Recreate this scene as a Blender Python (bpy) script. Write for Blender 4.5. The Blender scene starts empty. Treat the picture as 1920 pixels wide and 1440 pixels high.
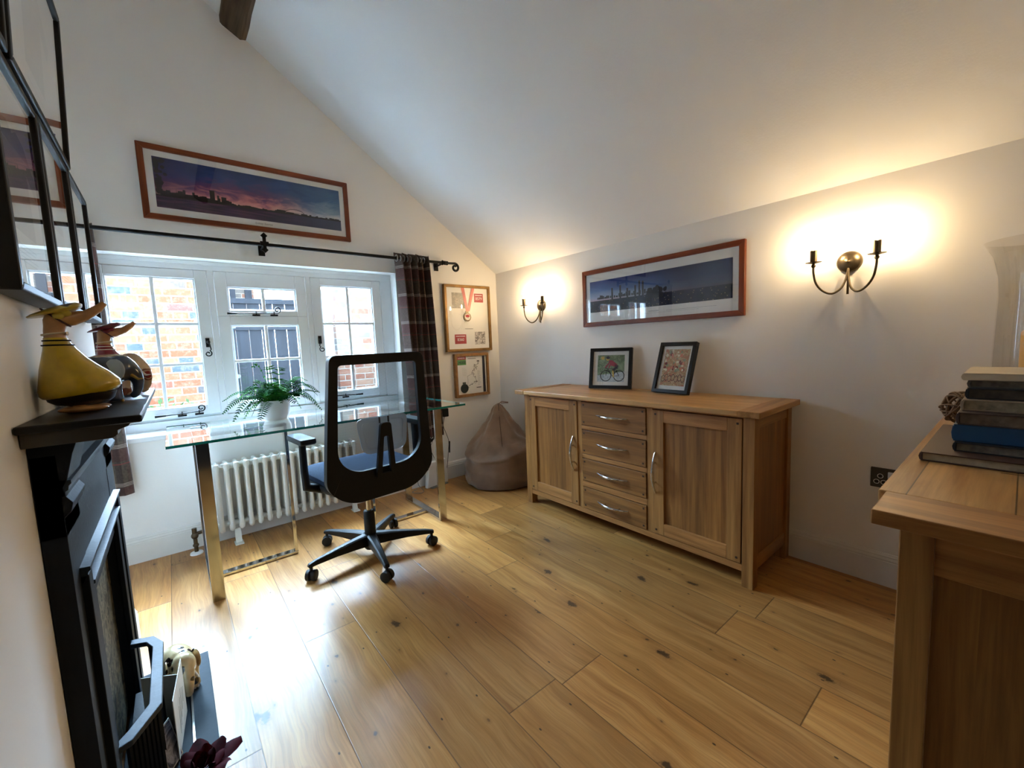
import bpy, bmesh, math, random
from mathutils import Vector, Matrix
random.seed(7)
C = bpy.context.scene
COL = C.collection
PI = math.pi

# ------------------------------------------------------------------ camera
cam_d = bpy.data.cameras.new('camera'); cam = bpy.data.objects.new('camera', cam_d); COL.objects.link(cam)
cam_d.sensor_width = 36; cam_d.lens = 783.08 / 1920 * 36; cam_d.clip_start = 0.02
YAW, PIT, ROL = 0.681714, -0.096519, -0.0415073
fw = Vector((math.sin(YAW) * math.cos(PIT), math.cos(YAW) * math.cos(PIT), math.sin(PIT)))
rt = Vector((math.cos(YAW), -math.sin(YAW), 0)); up = rt.cross(fw)
r2 = rt * math.cos(ROL) + up * math.sin(ROL); u2 = -rt * math.sin(ROL) + up * math.cos(ROL)
M = Matrix((r2, u2, -fw)).transposed().to_4x4(); M.translation = Vector((0, 0, 1.125))
cam.matrix_world = M
C.camera = cam

# ------------------------------------------------------------------ light
C.view_settings.view_transform = 'Standard'; C.view_settings.look = 'None'
C.view_settings.gamma = 1; C.view_settings.use_curve_mapping = False
C.view_settings.exposure = 2.15
W = bpy.data.worlds.new('world'); C.world = W; W.use_nodes = True
wn = W.node_tree; bg = wn.nodes['Background']
tc = wn.nodes.new('ShaderNodeTexCoord'); nz = wn.nodes.new('ShaderNodeTexNoise'); nz.inputs['Scale'].default_value = 3
cr = wn.nodes.new('ShaderNodeValToRGB')
cr.color_ramp.elements[0].color = (0.46, 0.68, 1.0, 1); cr.color_ramp.elements[1].color = (0.59, 0.77, 1.0, 1)
wn.links.new(tc.outputs['Generated'], nz.inputs['Vector']); wn.links.new(nz.outputs['Fac'], cr.inputs['Fac'])
wn.links.new(cr.outputs['Color'], bg.inputs['Color']); 
# bright overcast sky, brightest high beyond the garden wall where the sun stands behind cloud
dt = wn.nodes.new('ShaderNodeVectorMath'); dt.operation = 'DOT_PRODUCT'; dt.inputs[1].default_value = (0.06, 0.79, 0.61)
wn.links.new(tc.outputs['Generated'], dt.inputs[0])
mr = wn.nodes.new('ShaderNodeMapRange'); mr.interpolation_type = 'SMOOTHSTEP'
for k_, v_ in ((1, 0.66), (2, 1.0), (3, 3.6), (4, 50.0)): mr.inputs[k_].default_value = v_
wn.links.new(dt.outputs['Value'], mr.inputs[0]); wn.links.new(mr.outputs[0], bg.inputs['Strength'])
pl = bpy.data.lights.new('window_portal', 'AREA'); pl.shape = 'RECTANGLE'; pl.size = 1.75; pl.size_y = 1.0
pl.cycles.is_portal = True
plo = bpy.data.objects.new('window_portal', pl); COL.objects.link(plo); plo.location = (0.51, 3.30, 1.2); plo.rotation_euler = (-PI / 2, 0, 0)
BULB = 270.0

# ------------------------------------------------------------------ materials
def hexc(r, g, b):
    f = lambda c: (c / 255 / 12.92) if c / 255 <= 0.04045 else ((c / 255 + 0.055) / 1.055) ** 2.4
    return (f(r), f(g), f(b), 1)
class NT:
    def __init__(s, name):
        s.m = bpy.data.materials.new(name); s.m.use_nodes = True; s.t = s.m.node_tree
        s.b = s.t.nodes['Principled BSDF']; s.out = s.t.nodes['Material Output']
    def n(s, typ, ins=None, **at):
        x = s.t.nodes.new('ShaderNode' + typ)
        for k, v in at.items(): setattr(x, k, v)
        for k, v in (ins or {}).items(): s.set(x.inputs[k], v)
        return x
    def set(s, sock, v):
        if hasattr(v, 'outputs'): v = v.outputs[0]
        if isinstance(v, bpy.types.NodeSocket): s.t.links.new(v, sock)
        else: sock.default_value = v
    def math(s, op, a, b=0.0, c=0.0):
        x = s.n('Math', operation=op); s.set(x.inputs[0], a); s.set(x.inputs[1], b)
        if op in ('MULTIPLY_ADD', 'SMOOTH_MIN'): s.set(x.inputs[2], c)
        return x.outputs[0]
    def xyz(s, kind='Object'):
        tc = s.n('TexCoord'); sp = s.n('SeparateXYZ', {0: tc.outputs[kind]}); return tc.outputs[kind], sp.outputs
    def comb(s, x, y, z=0.0): return s.n('CombineXYZ', {0: x, 1: y, 2: z}).outputs[0]
    def mix(s, f, a, b, bt='MIX'):
        x = s.n('Mix', data_type='RGBA', blend_type=bt); s.set(x.inputs[0], f); s.set(x.inputs[6], a); s.set(x.inputs[7], b); return x.outputs[2]
    def ramp(s, f, pts, interp='LINEAR'):
        x = s.n('ValToRGB', {0: f}); e = x.color_ramp.elements; x.color_ramp.interpolation = interp
        while len(e) < len(pts): e.new(0.5)
        for q, (p, c) in zip(e, pts): q.position = p; q.color = c if len(c) == 4 else (*c, 1)
        return x.outputs[0]
    def band(s, v, c, w, soft=0.002):   # 1 where |v-c|<w
        a = s.math('ABSOLUTE', s.math('SUBTRACT', v, c))
        mr = s.n('MapRange', {0: a, 1: w, 2: w + soft, 3: 1.0, 4: 0.0}); return mr.outputs[0]
    def noise(s, vec, scale, detail=3, rough=0.5, dist=0.0):
        return s.n('TexNoise', {'Vector': vec, 'Scale': scale, 'Detail': detail, 'Roughness': rough, 'Distortion': dist}).outputs[0]
    def bump(s, h, st=0.2, d=0.01): s.set(s.b.inputs['Normal'], s.n('Bump', {'Height': h, 'Strength': st, 'Distance': d}))
    def base(s, c, rough=0.5, metal=0.0, spec=0.5, coat=0.0, sheen=0.0):
        s.set(s.b.inputs['Base Color'], c); s.set(s.b.inputs['Roughness'], rough); s.b.inputs['Metallic'].default_value = metal
        s.b.inputs['Specular IOR Level'].default_value = spec; s.b.inputs['Coat Weight'].default_value = coat
        s.b.inputs['Coat Roughness'].default_value = 0.12; s.b.inputs['Sheen Weight'].default_value = sheen
        return s.m
def simple(name, rgb, rough=0.5, metal=0.0, spec=0.5, coat=0.0, var=0.08, nscale=6.0, bump=0.0, bscale=60, sheen=0.0):
    q = NT(name); o, _ = q.xyz(); c = hexc(*rgb)
    n = q.noise(o, nscale, 4)
    d = tuple(x * (1 - var * 2) for x in c[:3]) + (1,); l = tuple(min(1, x * (1 + var)) for x in c[:3]) + (1,)
    col = q.ramp(n, [(0.3, d), (0.7, l)])
    if bump: q.bump(q.noise(o, bscale, 3), bump, 0.004)
    return q.base(col, rough, metal, spec, coat, sheen)
def wood(name, dark, light, axis='Z', width=0.0, across='Y', off=0.0, rough=0.4, gs=1.0, spec=0.4, var=0.35, coat=0.0, joint=False, length=0.0):
    q = NT(name); o, s = q.xyz(); ax = 'XYZ'.index(axis); rand = None
    sc = [26 * gs, 26 * gs, 26 * gs]; sc[ax] = 1.6 * gs
    vec = o
    if width:
        t = q.math('DIVIDE', q.math('ADD', s['XYZ'.index(across)], off), width); i = q.math('FLOOR', t); fr = q.math('FRACT', t)
        wn_ = q.n('TexWhiteNoise', {'W': i}, noise_dimensions='1D'); rand = wn_.outputs['Value']
        vec = q.n('VectorMath', {0: o, 1: q.n('VectorMath', {0: wn_.outputs['Color'], 1: (9, 9, 9)}, operation='MULTIPLY').outputs[0]}, operation='ADD').outputs[0]
    mp = q.n('Mapping', {'Vector': vec, 'Scale': sc}).outputs[0]
    g = q.noise(mp, 1.0, 6, 0.62, 0.6)
    mp2 = q.n('Mapping', {'Vector': vec, 'Scale': [x * (5 if k != ax else 2.2) for k, x in enumerate(sc)]}).outputs[0]
    g2 = q.noise(mp2, 1.0, 3, 0.6)
    D, L = hexc(*dark), hexc(*light); Mx = tuple((a + b) / 2 for a, b in zip(D, L))
    col = q.ramp(g, [(0.30, D), (0.5, Mx), (0.68, L)])
    col = q.mix(q.math('MULTIPLY', q.ramp(g2, [(0.45, (0, 0, 0)), (0.75, (1, 1, 1))]), 0.35), col, tuple(x * 0.55 for x in D[:3]) + (1,))
    if rand is not None:
        v = q.math('MULTIPLY_ADD', rand, var, 1 - var * 0.6); col = q.mix(1.0, col, q.comb(v, v, v), 'MULTIPLY')
        if joint: col = q.mix(q.math('MULTIPLY', q.band(fr, 0.0, 0.012, 0.01), 0.8), col, (0.03, 0.015, 0.006, 1))
    q.bump(g2, 0.12, 0.002)
    return q.base(col, rough, 0, spec, coat)

def m_floor():
    q = NT('oak_floor_boards'); o, s = q.xyz(); x, y = s[0], s[1]
    t = q.math('DIVIDE', q.math('ADD', x, 0.90), 0.2); i = q.math('FLOOR', t); fx = q.math('FRACT', t)
    r1 = q.n('TexWhiteNoise', {'W': q.math('ADD', i, 3.0)}, noise_dimensions='1D').outputs['Value']
    ty = q.math('ADD', q.math('DIVIDE', y, 1.55), q.math('MULTIPLY', r1, 3.7)); j = q.math('FLOOR', ty); fy = q.math('FRACT', ty)
    wn2 = q.n('TexWhiteNoise', {'Vector': q.comb(i, j, 1.7)}, noise_dimensions='3D'); rv = wn2.outputs['Value']; rc = wn2.outputs['Color']
    off = q.n('VectorMath', {0: rc, 1: (7, 7, 7)}, operation='MULTIPLY').outputs[0]
    vec = q.n('VectorMath', {0: o, 1: off}, operation='ADD').outputs[0]
    warp = q.noise(vec, 3.2, 2)
    vx = q.n('VectorMath', {0: vec, 1: q.comb(q.math('MULTIPLY', warp, 0.06), 0.0, 0.0)}, operation='ADD').outputs[0]
    g = q.noise(q.n('Mapping', {'Vector': vx, 'Scale': (22, 1.5, 1)}).outputs[0], 1, 6, 0.62, 0.5)
    g2 = q.noise(q.n('Mapping', {'Vector': vx, 'Scale': (170, 5, 1)}).outputs[0], 1, 3, 0.6)
    big = q.noise(vec, 2.0, 2)
    col = q.ramp(g, [(0.25, hexc(150, 94, 44)), (0.48, hexc(190, 134, 74)), (0.72, hexc(212, 160, 98))])
    col = q.mix(q.math('MULTIPLY', q.ramp(g2, [(0.42, (0, 0, 0)), (0.75, (1, 1, 1))]), 0.6), col, hexc(134, 88, 44))
    col = q.mix(q.ramp(big, [(0.42, (0, 0, 0)), (0.75, (0.5, 0.5, 0.5))]), col, hexc(170, 118, 60))
    v = q.math('MULTIPLY_ADD', rv, 0.46, 0.68); col = q.mix(1.0, col, q.comb(v, v, q.math('MULTIPLY_ADD', rv, 0.40, 0.66)), 'MULTIPLY')
    # knots with a soft halo
    kv = q.n('Mapping', {'Vector': vx, 'Scale': (1.0, 0.55, 1)}).outputs[0]
    for sc, rad, amt, sel in ((3.1, 0.050, 0.88, 0.45), (6.5, 0.032, 0.8, 0.30), (13.0, 0.045, 0.5, 0.10)):
        vo = q.n('TexVoronoi', {'Vector': kv, 'Scale': sc, 'Randomness': 1.0}, voronoi_dimensions='2D')
        dn = q.math('ADD', vo.outputs['Distance'], q.math('MULTIPLY', q.math('SUBTRACT', q.noise(vec, 38, 4, 0.7), 0.5), 0.13))
        pick = q.math('LESS_THAN', q.n('SeparateColor', {0: vo.outputs['Color']}).outputs[0], sel)
        core = q.n('MapRange', {0: dn, 1: rad * 0.5, 2: rad, 3: 1.0, 4: 0.0}).outputs[0]
        halo = q.n('MapRange', {0: dn, 1: rad, 2: rad * 3.2, 3: 0.38, 4: 0.0}).outputs[0]
        col = q.mix(q.math('MULTIPLY', halo, pick), col, hexc(120, 76, 38))
        col = q.mix(q.math('MULTIPLY', q.math('MULTIPLY', core, pick), amt), col, hexc(48, 30, 18))
    # nail heads in pairs across each board
    ny = q.math('FRACT', q.math('ADD', q.math('DIVIDE', y, 0.52), q.math('MULTIPLY', r1, 5.0)))
    dy = q.math('MULTIPLY', q.math('SUBTRACT', ny, 0.5), 0.52)
    for px in (0.18, 0.82):
        dx = q.math('MULTIPLY', q.math('SUBTRACT', fx, px), 0.2)
        d = q.math('SQRT', q.math('ADD', q.math('MULTIPLY', dx, dx), q.math('MULTIPLY', q.math('MULTIPLY', dy, dy), 0.3)))
        col = q.mix(q.n('MapRange', {0: d, 1: 0.0022, 2: 0.0034, 3: 0.9, 4: 0.0}).outputs[0], col, hexc(35, 22, 14))
    e1 = q.n('MapRange', {0: q.math('ABSOLUTE', q.math('SUBTRACT', fx, 0.5)), 1: 0.489, 2: 0.497, 3: 0.0, 4: 1.0}).outputs[0]
    e2 = q.n('MapRange', {0: q.math('ABSOLUTE', q.math('SUBTRACT', fy, 0.5)), 1: 0.4983, 2: 0.4994, 3: 0.0, 4: 1.0}).outputs[0]
    e = q.math('MAXIMUM', e1, e2)
    col = q.mix(q.math('MULTIPLY', e, 0.72), col, hexc(62, 38, 20))
    rg = q.math('MULTIPLY_ADD', g, 0.14, 0.26)
    h = q.math('SUBTRACT', q.math('MULTIPLY', g2, 0.15), e); q.bump(h, 0.22, 0.003)
    return q.base(col, rg, 0, 0.36)

def m_plaster(name, rgb, st=0.25):
    q = NT(name); o, _ = q.xyz()
    n = q.noise(o, 1.3, 3); c = hexc(*rgb); d = tuple(x * 0.965 for x in c[:3]) + (1,)
    h = q.math('ADD', q.math('MULTIPLY', q.noise(o, 2.2, 3), 1.0), q.math('MULTIPLY', q.noise(o, 120, 2), 0.05))
    q.bump(h, st, 0.02)
    return q.base(q.ramp(n, [(0.3, d), (0.7, c)]), 0.85, 0, 0.15)

def m_glass(name, tint=(1, 1, 1, 1), ior=1.5, k=1.0):
    q = NT(name); g = q.n('NewGeometry')
    f = q.n('Fresnel', {'IOR': ior}).outputs[0]
    f = q.math('MULTIPLY', q.math('MULTIPLY', f, k), q.math('SUBTRACT', 1.0, g.outputs['Backfacing']))
    f = q.math('MINIMUM', f, 1.0)
    tr = q.n('BsdfTransparent', {0: tint}); gl = q.n('BsdfGlossy', {'Color': (1, 1, 1, 1), 'Roughness': 0.0})
    q.set(q.out.inputs[0], q.n('MixShader', {0: f, 1: tr.outputs[0], 2: gl.outputs[0]})); return q.m
def m_emit(name, rgb, s):
    q = NT(name); q.set(q.out.inputs[0], q.n('Emission', {0: (*rgb, 1), 1: s})); return q.m

def m_brick(name, c1, c2, c3, mortar, axis='X', bw=0.225, rh=0.075):
    q = NT(name); o, s = q.xyz(); h = s[0] if axis == 'X' else s[1]
    v = q.comb(h, s[2], 0.0)
    b = q.n('TexBrick', {'Vector': v, 'Scale': 1.0, 'Color1': (0, 0, 0, 1), 'Color2': (1, 1, 1, 1), 'Mortar': (0.5, 0.5, 0.5, 1), 'Mortar Size': 0.006, 'Brick Width': bw, 'Row Height': rh, 'Mortar Smooth': 0.2})
    b.offset = 0.5; b.squash = 0.55; b.squash_frequency = 2
    rnd = b.outputs['Color']; col = q.ramp(rnd, [(0.0, hexc(*c1)), (0.45, hexc(*c2)), (0.72, hexc(*c1)), (0.8, hexc(*c3)), (1.0, hexc(*c3))])
    nn = q.noise(o, 22, 4, 0.7); col = q.mix(q.ramp(nn, [(0.45, (0, 0, 0)), (0.8, (0.5, 0.5, 0.5))]), col, hexc(130, 114, 98))
    col = q.mix(b.outputs['Fac'], col, hexc(*mortar)); q.bump(q.math('SUBTRACT', q.math('MULTIPLY', nn, 0.3), b.outputs['Fac']), 0.6, 0.01)
    return q.base(col, 0.9, 0, 0.2)

def m_tartan():
    q = NT('tartan_curtain_cloth'); uv, s = q.xyz('UV'); u, v = s[0], s[1]
    o = q.n('TexCoord').outputs['Object']
    base = q.ramp(q.noise(o, 90, 2), [(0.3, hexc(70, 60, 52)), (0.7, hexc(92, 80, 68))])
    fu = q.math('FRACT', q.math('DIVIDE', u, 0.20)); fv = q.math('FRACT', q.math('DIVIDE', v, 0.205))
    red = hexc(84, 38, 34); dk = hexc(44, 34, 36); lt = hexc(176, 160, 148)
    col = q.mix(q.math('MULTIPLY', q.band(fv, 0.70, 0.15, 0.02), 0.5), base, red)
    col = q.mix(q.math('MULTIPLY', q.band(fu, 0.30, 0.18, 0.02), 0.25), col, red)
    col = q.mix(q.math('MULTIPLY', q.band(fu, 0.78, 0.13, 0.02), 0.5), col, dk)
    for w in (0.44, 0.475, 0.51): col = q.mix(q.math('MULTIPLY', q.band(fv, w, 0.006, 0.004), 0.75), col, lt)
    for w in (0.53, 0.57): col = q.mix(q.math('MULTIPLY', q.band(fu, w, 0.008, 0.004), 0.6), col, lt)
    col = q.mix(q.math('MULTIPLY', q.band(fv, 0.93, 0.012, 0.006), 0.55), col, hexc(140, 60, 58))
    q.bump(q.noise(o, 500, 2), 0.3, 0.001); return q.base(col, 0.85, 0, 0.15, 0, 0.15)

def m_sunset():   # local X -0.49..0.49, Z -0.134..0.134
    q = NT('sunset_panorama_print'); o, s = q.xyz(); x, z = s[0], s[2]
    t = q.n('MapRange', {0: z, 1: -0.134, 2: 0.134, 3: 0.0, 4: 1.0}).outputs[0]
    n = q.noise(q.n('Mapping', {'Vector': o, 'Scale': (5, 1, 16), 'Rotation': (0, 0.42, 0)}).outputs[0], 1, 6, 0.65, 1.2)
    tt = q.math('ADD', t, q.math('MULTIPLY', q.math('SUBTRACT', n, 0.5), 0.75))
    sky = q.ramp(tt, [(0.22, hexc(244, 196, 184)), (0.40, hexc(216, 138, 138)), (0.54, hexc(118, 74, 116)), (0.75, hexc(52, 74, 128)), (1.0, hexc(36, 60, 112))])
    right = q.ramp(tt, [(0.2, hexc(222, 222, 222)), (0.45, hexc(140, 164, 186)), (0.7, hexc(64, 106, 150)), (1.0, hexc(40, 76, 124))])
    wr = q.n('MapRange', {0: x, 1: 0.05, 2: 0.36, 3: 0.0, 4: 1.0}).outputs[0]
    left = q.n('MapRange', {0: x, 1: -0.49, 2: -0.2, 3: 0.65, 4: 0.0}).outputs[0]
    sky = q.mix(wr, sky, right); sky = q.mix(left, sky, hexc(54, 40, 82))
    nw = q.noise(q.n('Mapping', {'Vector': o, 'Scale': (6, 1, 90)}).outputs[0], 1, 4)
    water = q.mix(q.ramp(nw, [(0.4, (0, 0, 0)), (0.7, (0.7, 0.7, 0.7))]), hexc(38, 28, 62), hexc(112, 66, 104))
    water = q.mix(wr, water, hexc(72, 80, 110))
    col = q.mix(q.math('LESS_THAN', t, 0.27), sky, water)
    return q.base(col, 0.5, 0, 0.2)
def m_dusk():     # local X (along wall) -0.49..0.49
    q = NT('blue_dusk_panorama_print'); o, s = q.xyz(); x, z = s[0], s[2]
    t = q.n('MapRange', {0: z, 1: -0.105, 2: 0.105, 3: 0.0, 4: 1.0}).outputs[0]
    n = q.noise(q.n('Mapping', {'Vector': o, 'Scale': (3, 1, 20)}).outputs[0], 1, 4)
    tt = q.math('ADD', t, q.math('MULTIPLY', q.math('SUBTRACT', n, 0.5), 0.25))
    sky = q.ramp(tt, [(0.4, hexc(216, 190, 200)), (0.5, hexc(176, 190, 216)), (0.7, hexc(96, 128, 182)), (1.0, hexc(40, 66, 136))])
    d = q.n('MapRange', {0: x, 1: -0.45, 2: 0.25, 3: -0.1, 4: 0.85}).outputs[0]; sky = q.mix(d, sky, hexc(22, 26, 66))
    vo = q.n('TexVoronoi', {'Vector': o, 'Scale': 70}, voronoi_dimensions='3D').outputs['Distance']
    gr = q.mix(q.math('LESS_THAN', vo, 0.13), q.ramp(q.noise(o, 40, 4), [(0.3, hexc(14, 18, 36)), (0.7, hexc(44, 48, 72))]), hexc(235, 205, 160))
    return q.base(q.mix(q.math('LESS_THAN', t, 0.40), sky, gr), 0.5, 0, 0.2)
def m_painting(name, cols, scale, dist=1.5):
    q = NT(name); o, _ = q.xyz()
    n = q.noise(o, scale, 5, 0.6, dist); k = len(cols) - 1
    return q.base(q.ramp(n, [(0.25 + 0.5 * i / k, hexc(*c)) for i, c in enumerate(cols)]), 0.55, 0, 0.2)
def m_spots(name, bg_, spot, scale, thr, rough=0.15, coat=0.6, ring=None):
    q = NT(name); o, _ = q.xyz()
    w = q.n('VectorMath', {0: o, 1: q.n('VectorMath', {0: q.n('TexNoise', {'Vector': o, 'Scale': 30.0}).outputs['Color'], 1: (0.02, 0.02, 0.02)}, operation='MULTIPLY').outputs[0]}, operation='ADD').outputs[0]
    d = q.n('TexVoronoi', {'Vector': w, 'Scale': scale}).outputs['Distance']
    col = q.mix(q.n('MapRange', {0: d, 1: thr, 2: thr + 0.06, 3: 1.0, 4: 0.0}).outputs[0], q.ramp(q.noise(o, 25, 3), [(0.3, tuple(c * 0.75 for c in hexc(*bg_)[:3])), (0.7, hexc(*bg_)[:3])]), hexc(*spot))
    if ring: col = q.mix(q.band(d, thr + 0.16, 0.03, 0.03), col, hexc(*ring))
    return q.base(col, rough, 0, 0.5, coat)

WALL = m_plaster('white_wall_plaster', (241, 238, 232)); CEIL = m_plaster('ceiling_plaster', (238, 238, 236), 0.55)
PAINT = simple('white_gloss_paint', (236, 238, 238), 0.35, var=0.02); SKIRT = simple('skirting_paint', (226, 222, 214), 0.45, var=0.02)
FLOOR = m_floor()
OAKV = wood('oak_vertical_grain', (124, 80, 38), (182, 130, 70), 'Z'); OAKY = wood('oak_grain_along_front', (132, 84, 40), (192, 134, 74), 'Y')
OAKD = wood('oak_drawer_front', (106, 66, 28), (160, 108, 54), 'Y')
OAKX = wood('oak_grain_across', (130, 86, 42), (186, 136, 76), 'X')
OAKPV = wood('oak_panel_boards', (114, 72, 32), (170, 116, 58), 'Z', 0.075, 'Y', 5.0)
OAKPX = wood('oak_side_panel_boards', (114, 72, 32), (170, 116, 58), 'Z', 0.085, 'X', 5.0)
OAKT = wood('oak_top_boards', (166, 118, 66), (208, 162, 102), 'Y', 0.087, 'X', 5.0, joint=True, var=0.3, rough=0.32)
OAKTX = wood('oak_chest_top_boards', (156, 108, 58), (204, 158, 98), 'X', 0.135, 'Y', 5.0 - 0.0, joint=True, var=0.25, rough=0.3)
PEG = simple('dark_peg_wood', (52, 30, 16), 0.6)
BEAM = wood('old_beam_timber', (52, 36, 26), (118, 98, 76), 'Y', rough=0.95, gs=0.5)
CHROME = simple('chrome', (205, 205, 205), 0.09, 1.0, var=0.01); STEEL = simple('brushed_steel', (170, 168, 164), 0.28, 1.0, var=0.03)
IRON = simple('black_wrought_iron', (22, 21, 22), 0.45, 0.6); BRONZE = simple('dark_bronze', (96, 84, 66), 0.35, 0.85, var=0.1, nscale=30)
CAST = simple('blackened_cast_iron', (13, 21, 30), 0.6, 0.0, 0.2, var=0.15, nscale=12, bump=0.15, bscale=90)
CASTG = simple('blue_grey_cast_iron', (34, 48, 62), 0.5, 0.0, 0.3, var=0.15, nscale=12, bump=0.15, bscale=90)
SLATE = simple('hearth_slate', (30, 42, 54), 0.6, spec=0.15, var=0.15, bump=0.15, bscale=50)
BLACK = simple('black_plastic', (9, 10, 12), 0.5, spec=0.3, var=0.05); BLACKM = simple('black_wood_frame', (10, 11, 13), 0.45, spec=0.35, var=0.05); RUB = simple('rubber', (16, 16, 17), 0.7)
CHFAB = simple('blue_seat_fabric', (16, 34, 60), 0.9, spec=0.15, var=0.25, nscale=160, bump=0.5, bscale=400)
RADW = simple('cream_radiator_paint', (228, 227, 218), 0.4, var=0.02)
PLAST = simple('white_plastic', (232, 232, 230), 0.35, var=0.01); GREYP = simple('grey_plastic', (118, 122, 126), 0.5)
GLASS = m_glass('window_glass', (0.97, 1, 1, 1)); PGLASS = m_glass('picture_glass', (1, 1, 1, 1), 1.5, 1.7)
DGLASS = m_glass('desk_glass', (0.93, 0.985, 0.97, 1), 1.5, 1.6); VGLASS = m_glass('vase_glass', (0.945, 0.935, 0.91, 1), 1.5, 1.2)
DEDGE = simple('green_glass_edge', (18, 132, 120), 0.15, coat=0.5, var=0.15, nscale=3)
TART = m_tartan(); LINING = simple('curtain_lining', (150, 140, 128), 0.9)
TEAK = wood('reddish_frame_wood_x', (92, 38, 14), (140, 68, 30), 'X', rough=0.35); TEAKZ = wood('reddish_frame_wood_z', (92, 38, 14), (140, 68, 30), 'Z', rough=0.35)
GOLD = simple('gilt_wood', (150, 112, 58), 0.4, 0.35, var=0.15, nscale=20); OAKF = simple('pale_oak_frame', (158, 114, 64), 0.5, var=0.15, nscale=30)
MAT = simple('white_mount_card', (240, 238, 232), 0.7, var=0.01); INK = simple('dark_ink', (24, 22, 32), 0.6); GINK = simple('grey_ink', (150, 150, 148), 0.6); LINK = simple('faint_grey_ink', (188, 190, 186), 0.6)
RED = simple('red_card', (172, 34, 34), 0.6); PINKR = simple('salmon_ribbon', (228, 120, 108), 0.7); GREEN = simple('green_card', (92, 160, 70), 0.6)
NAVY = simple('navy', (24, 34, 66), 0.5); WHITE = simple('white_ink', (240, 238, 232), 0.6)
LEAF = simple('fern_leaf_green', (20, 84, 30), 0.8, spec=0.03, var=0.3, nscale=20); LEAF2 = simple('light_fern_green', (52, 122, 34), 0.8, spec=0.03, var=0.25, nscale=20)
POT = simple('white_ceramic', (226, 224, 220), 0.3, coat=0.3, var=0.02); SOIL = simple('potting_soil', (38, 28, 20), 0.95)
BEAN = simple('taupe_suede', (136, 106, 82), 0.8, var=0.16, nscale=5, bump=0.35, bscale=140, sheen=0.4)
SEAM = simple('dark_seam', (70, 50, 38), 0.9)
PAGE = simple('book_pages', (176, 164, 140), 0.85, var=0.15, nscale=40)

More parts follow.
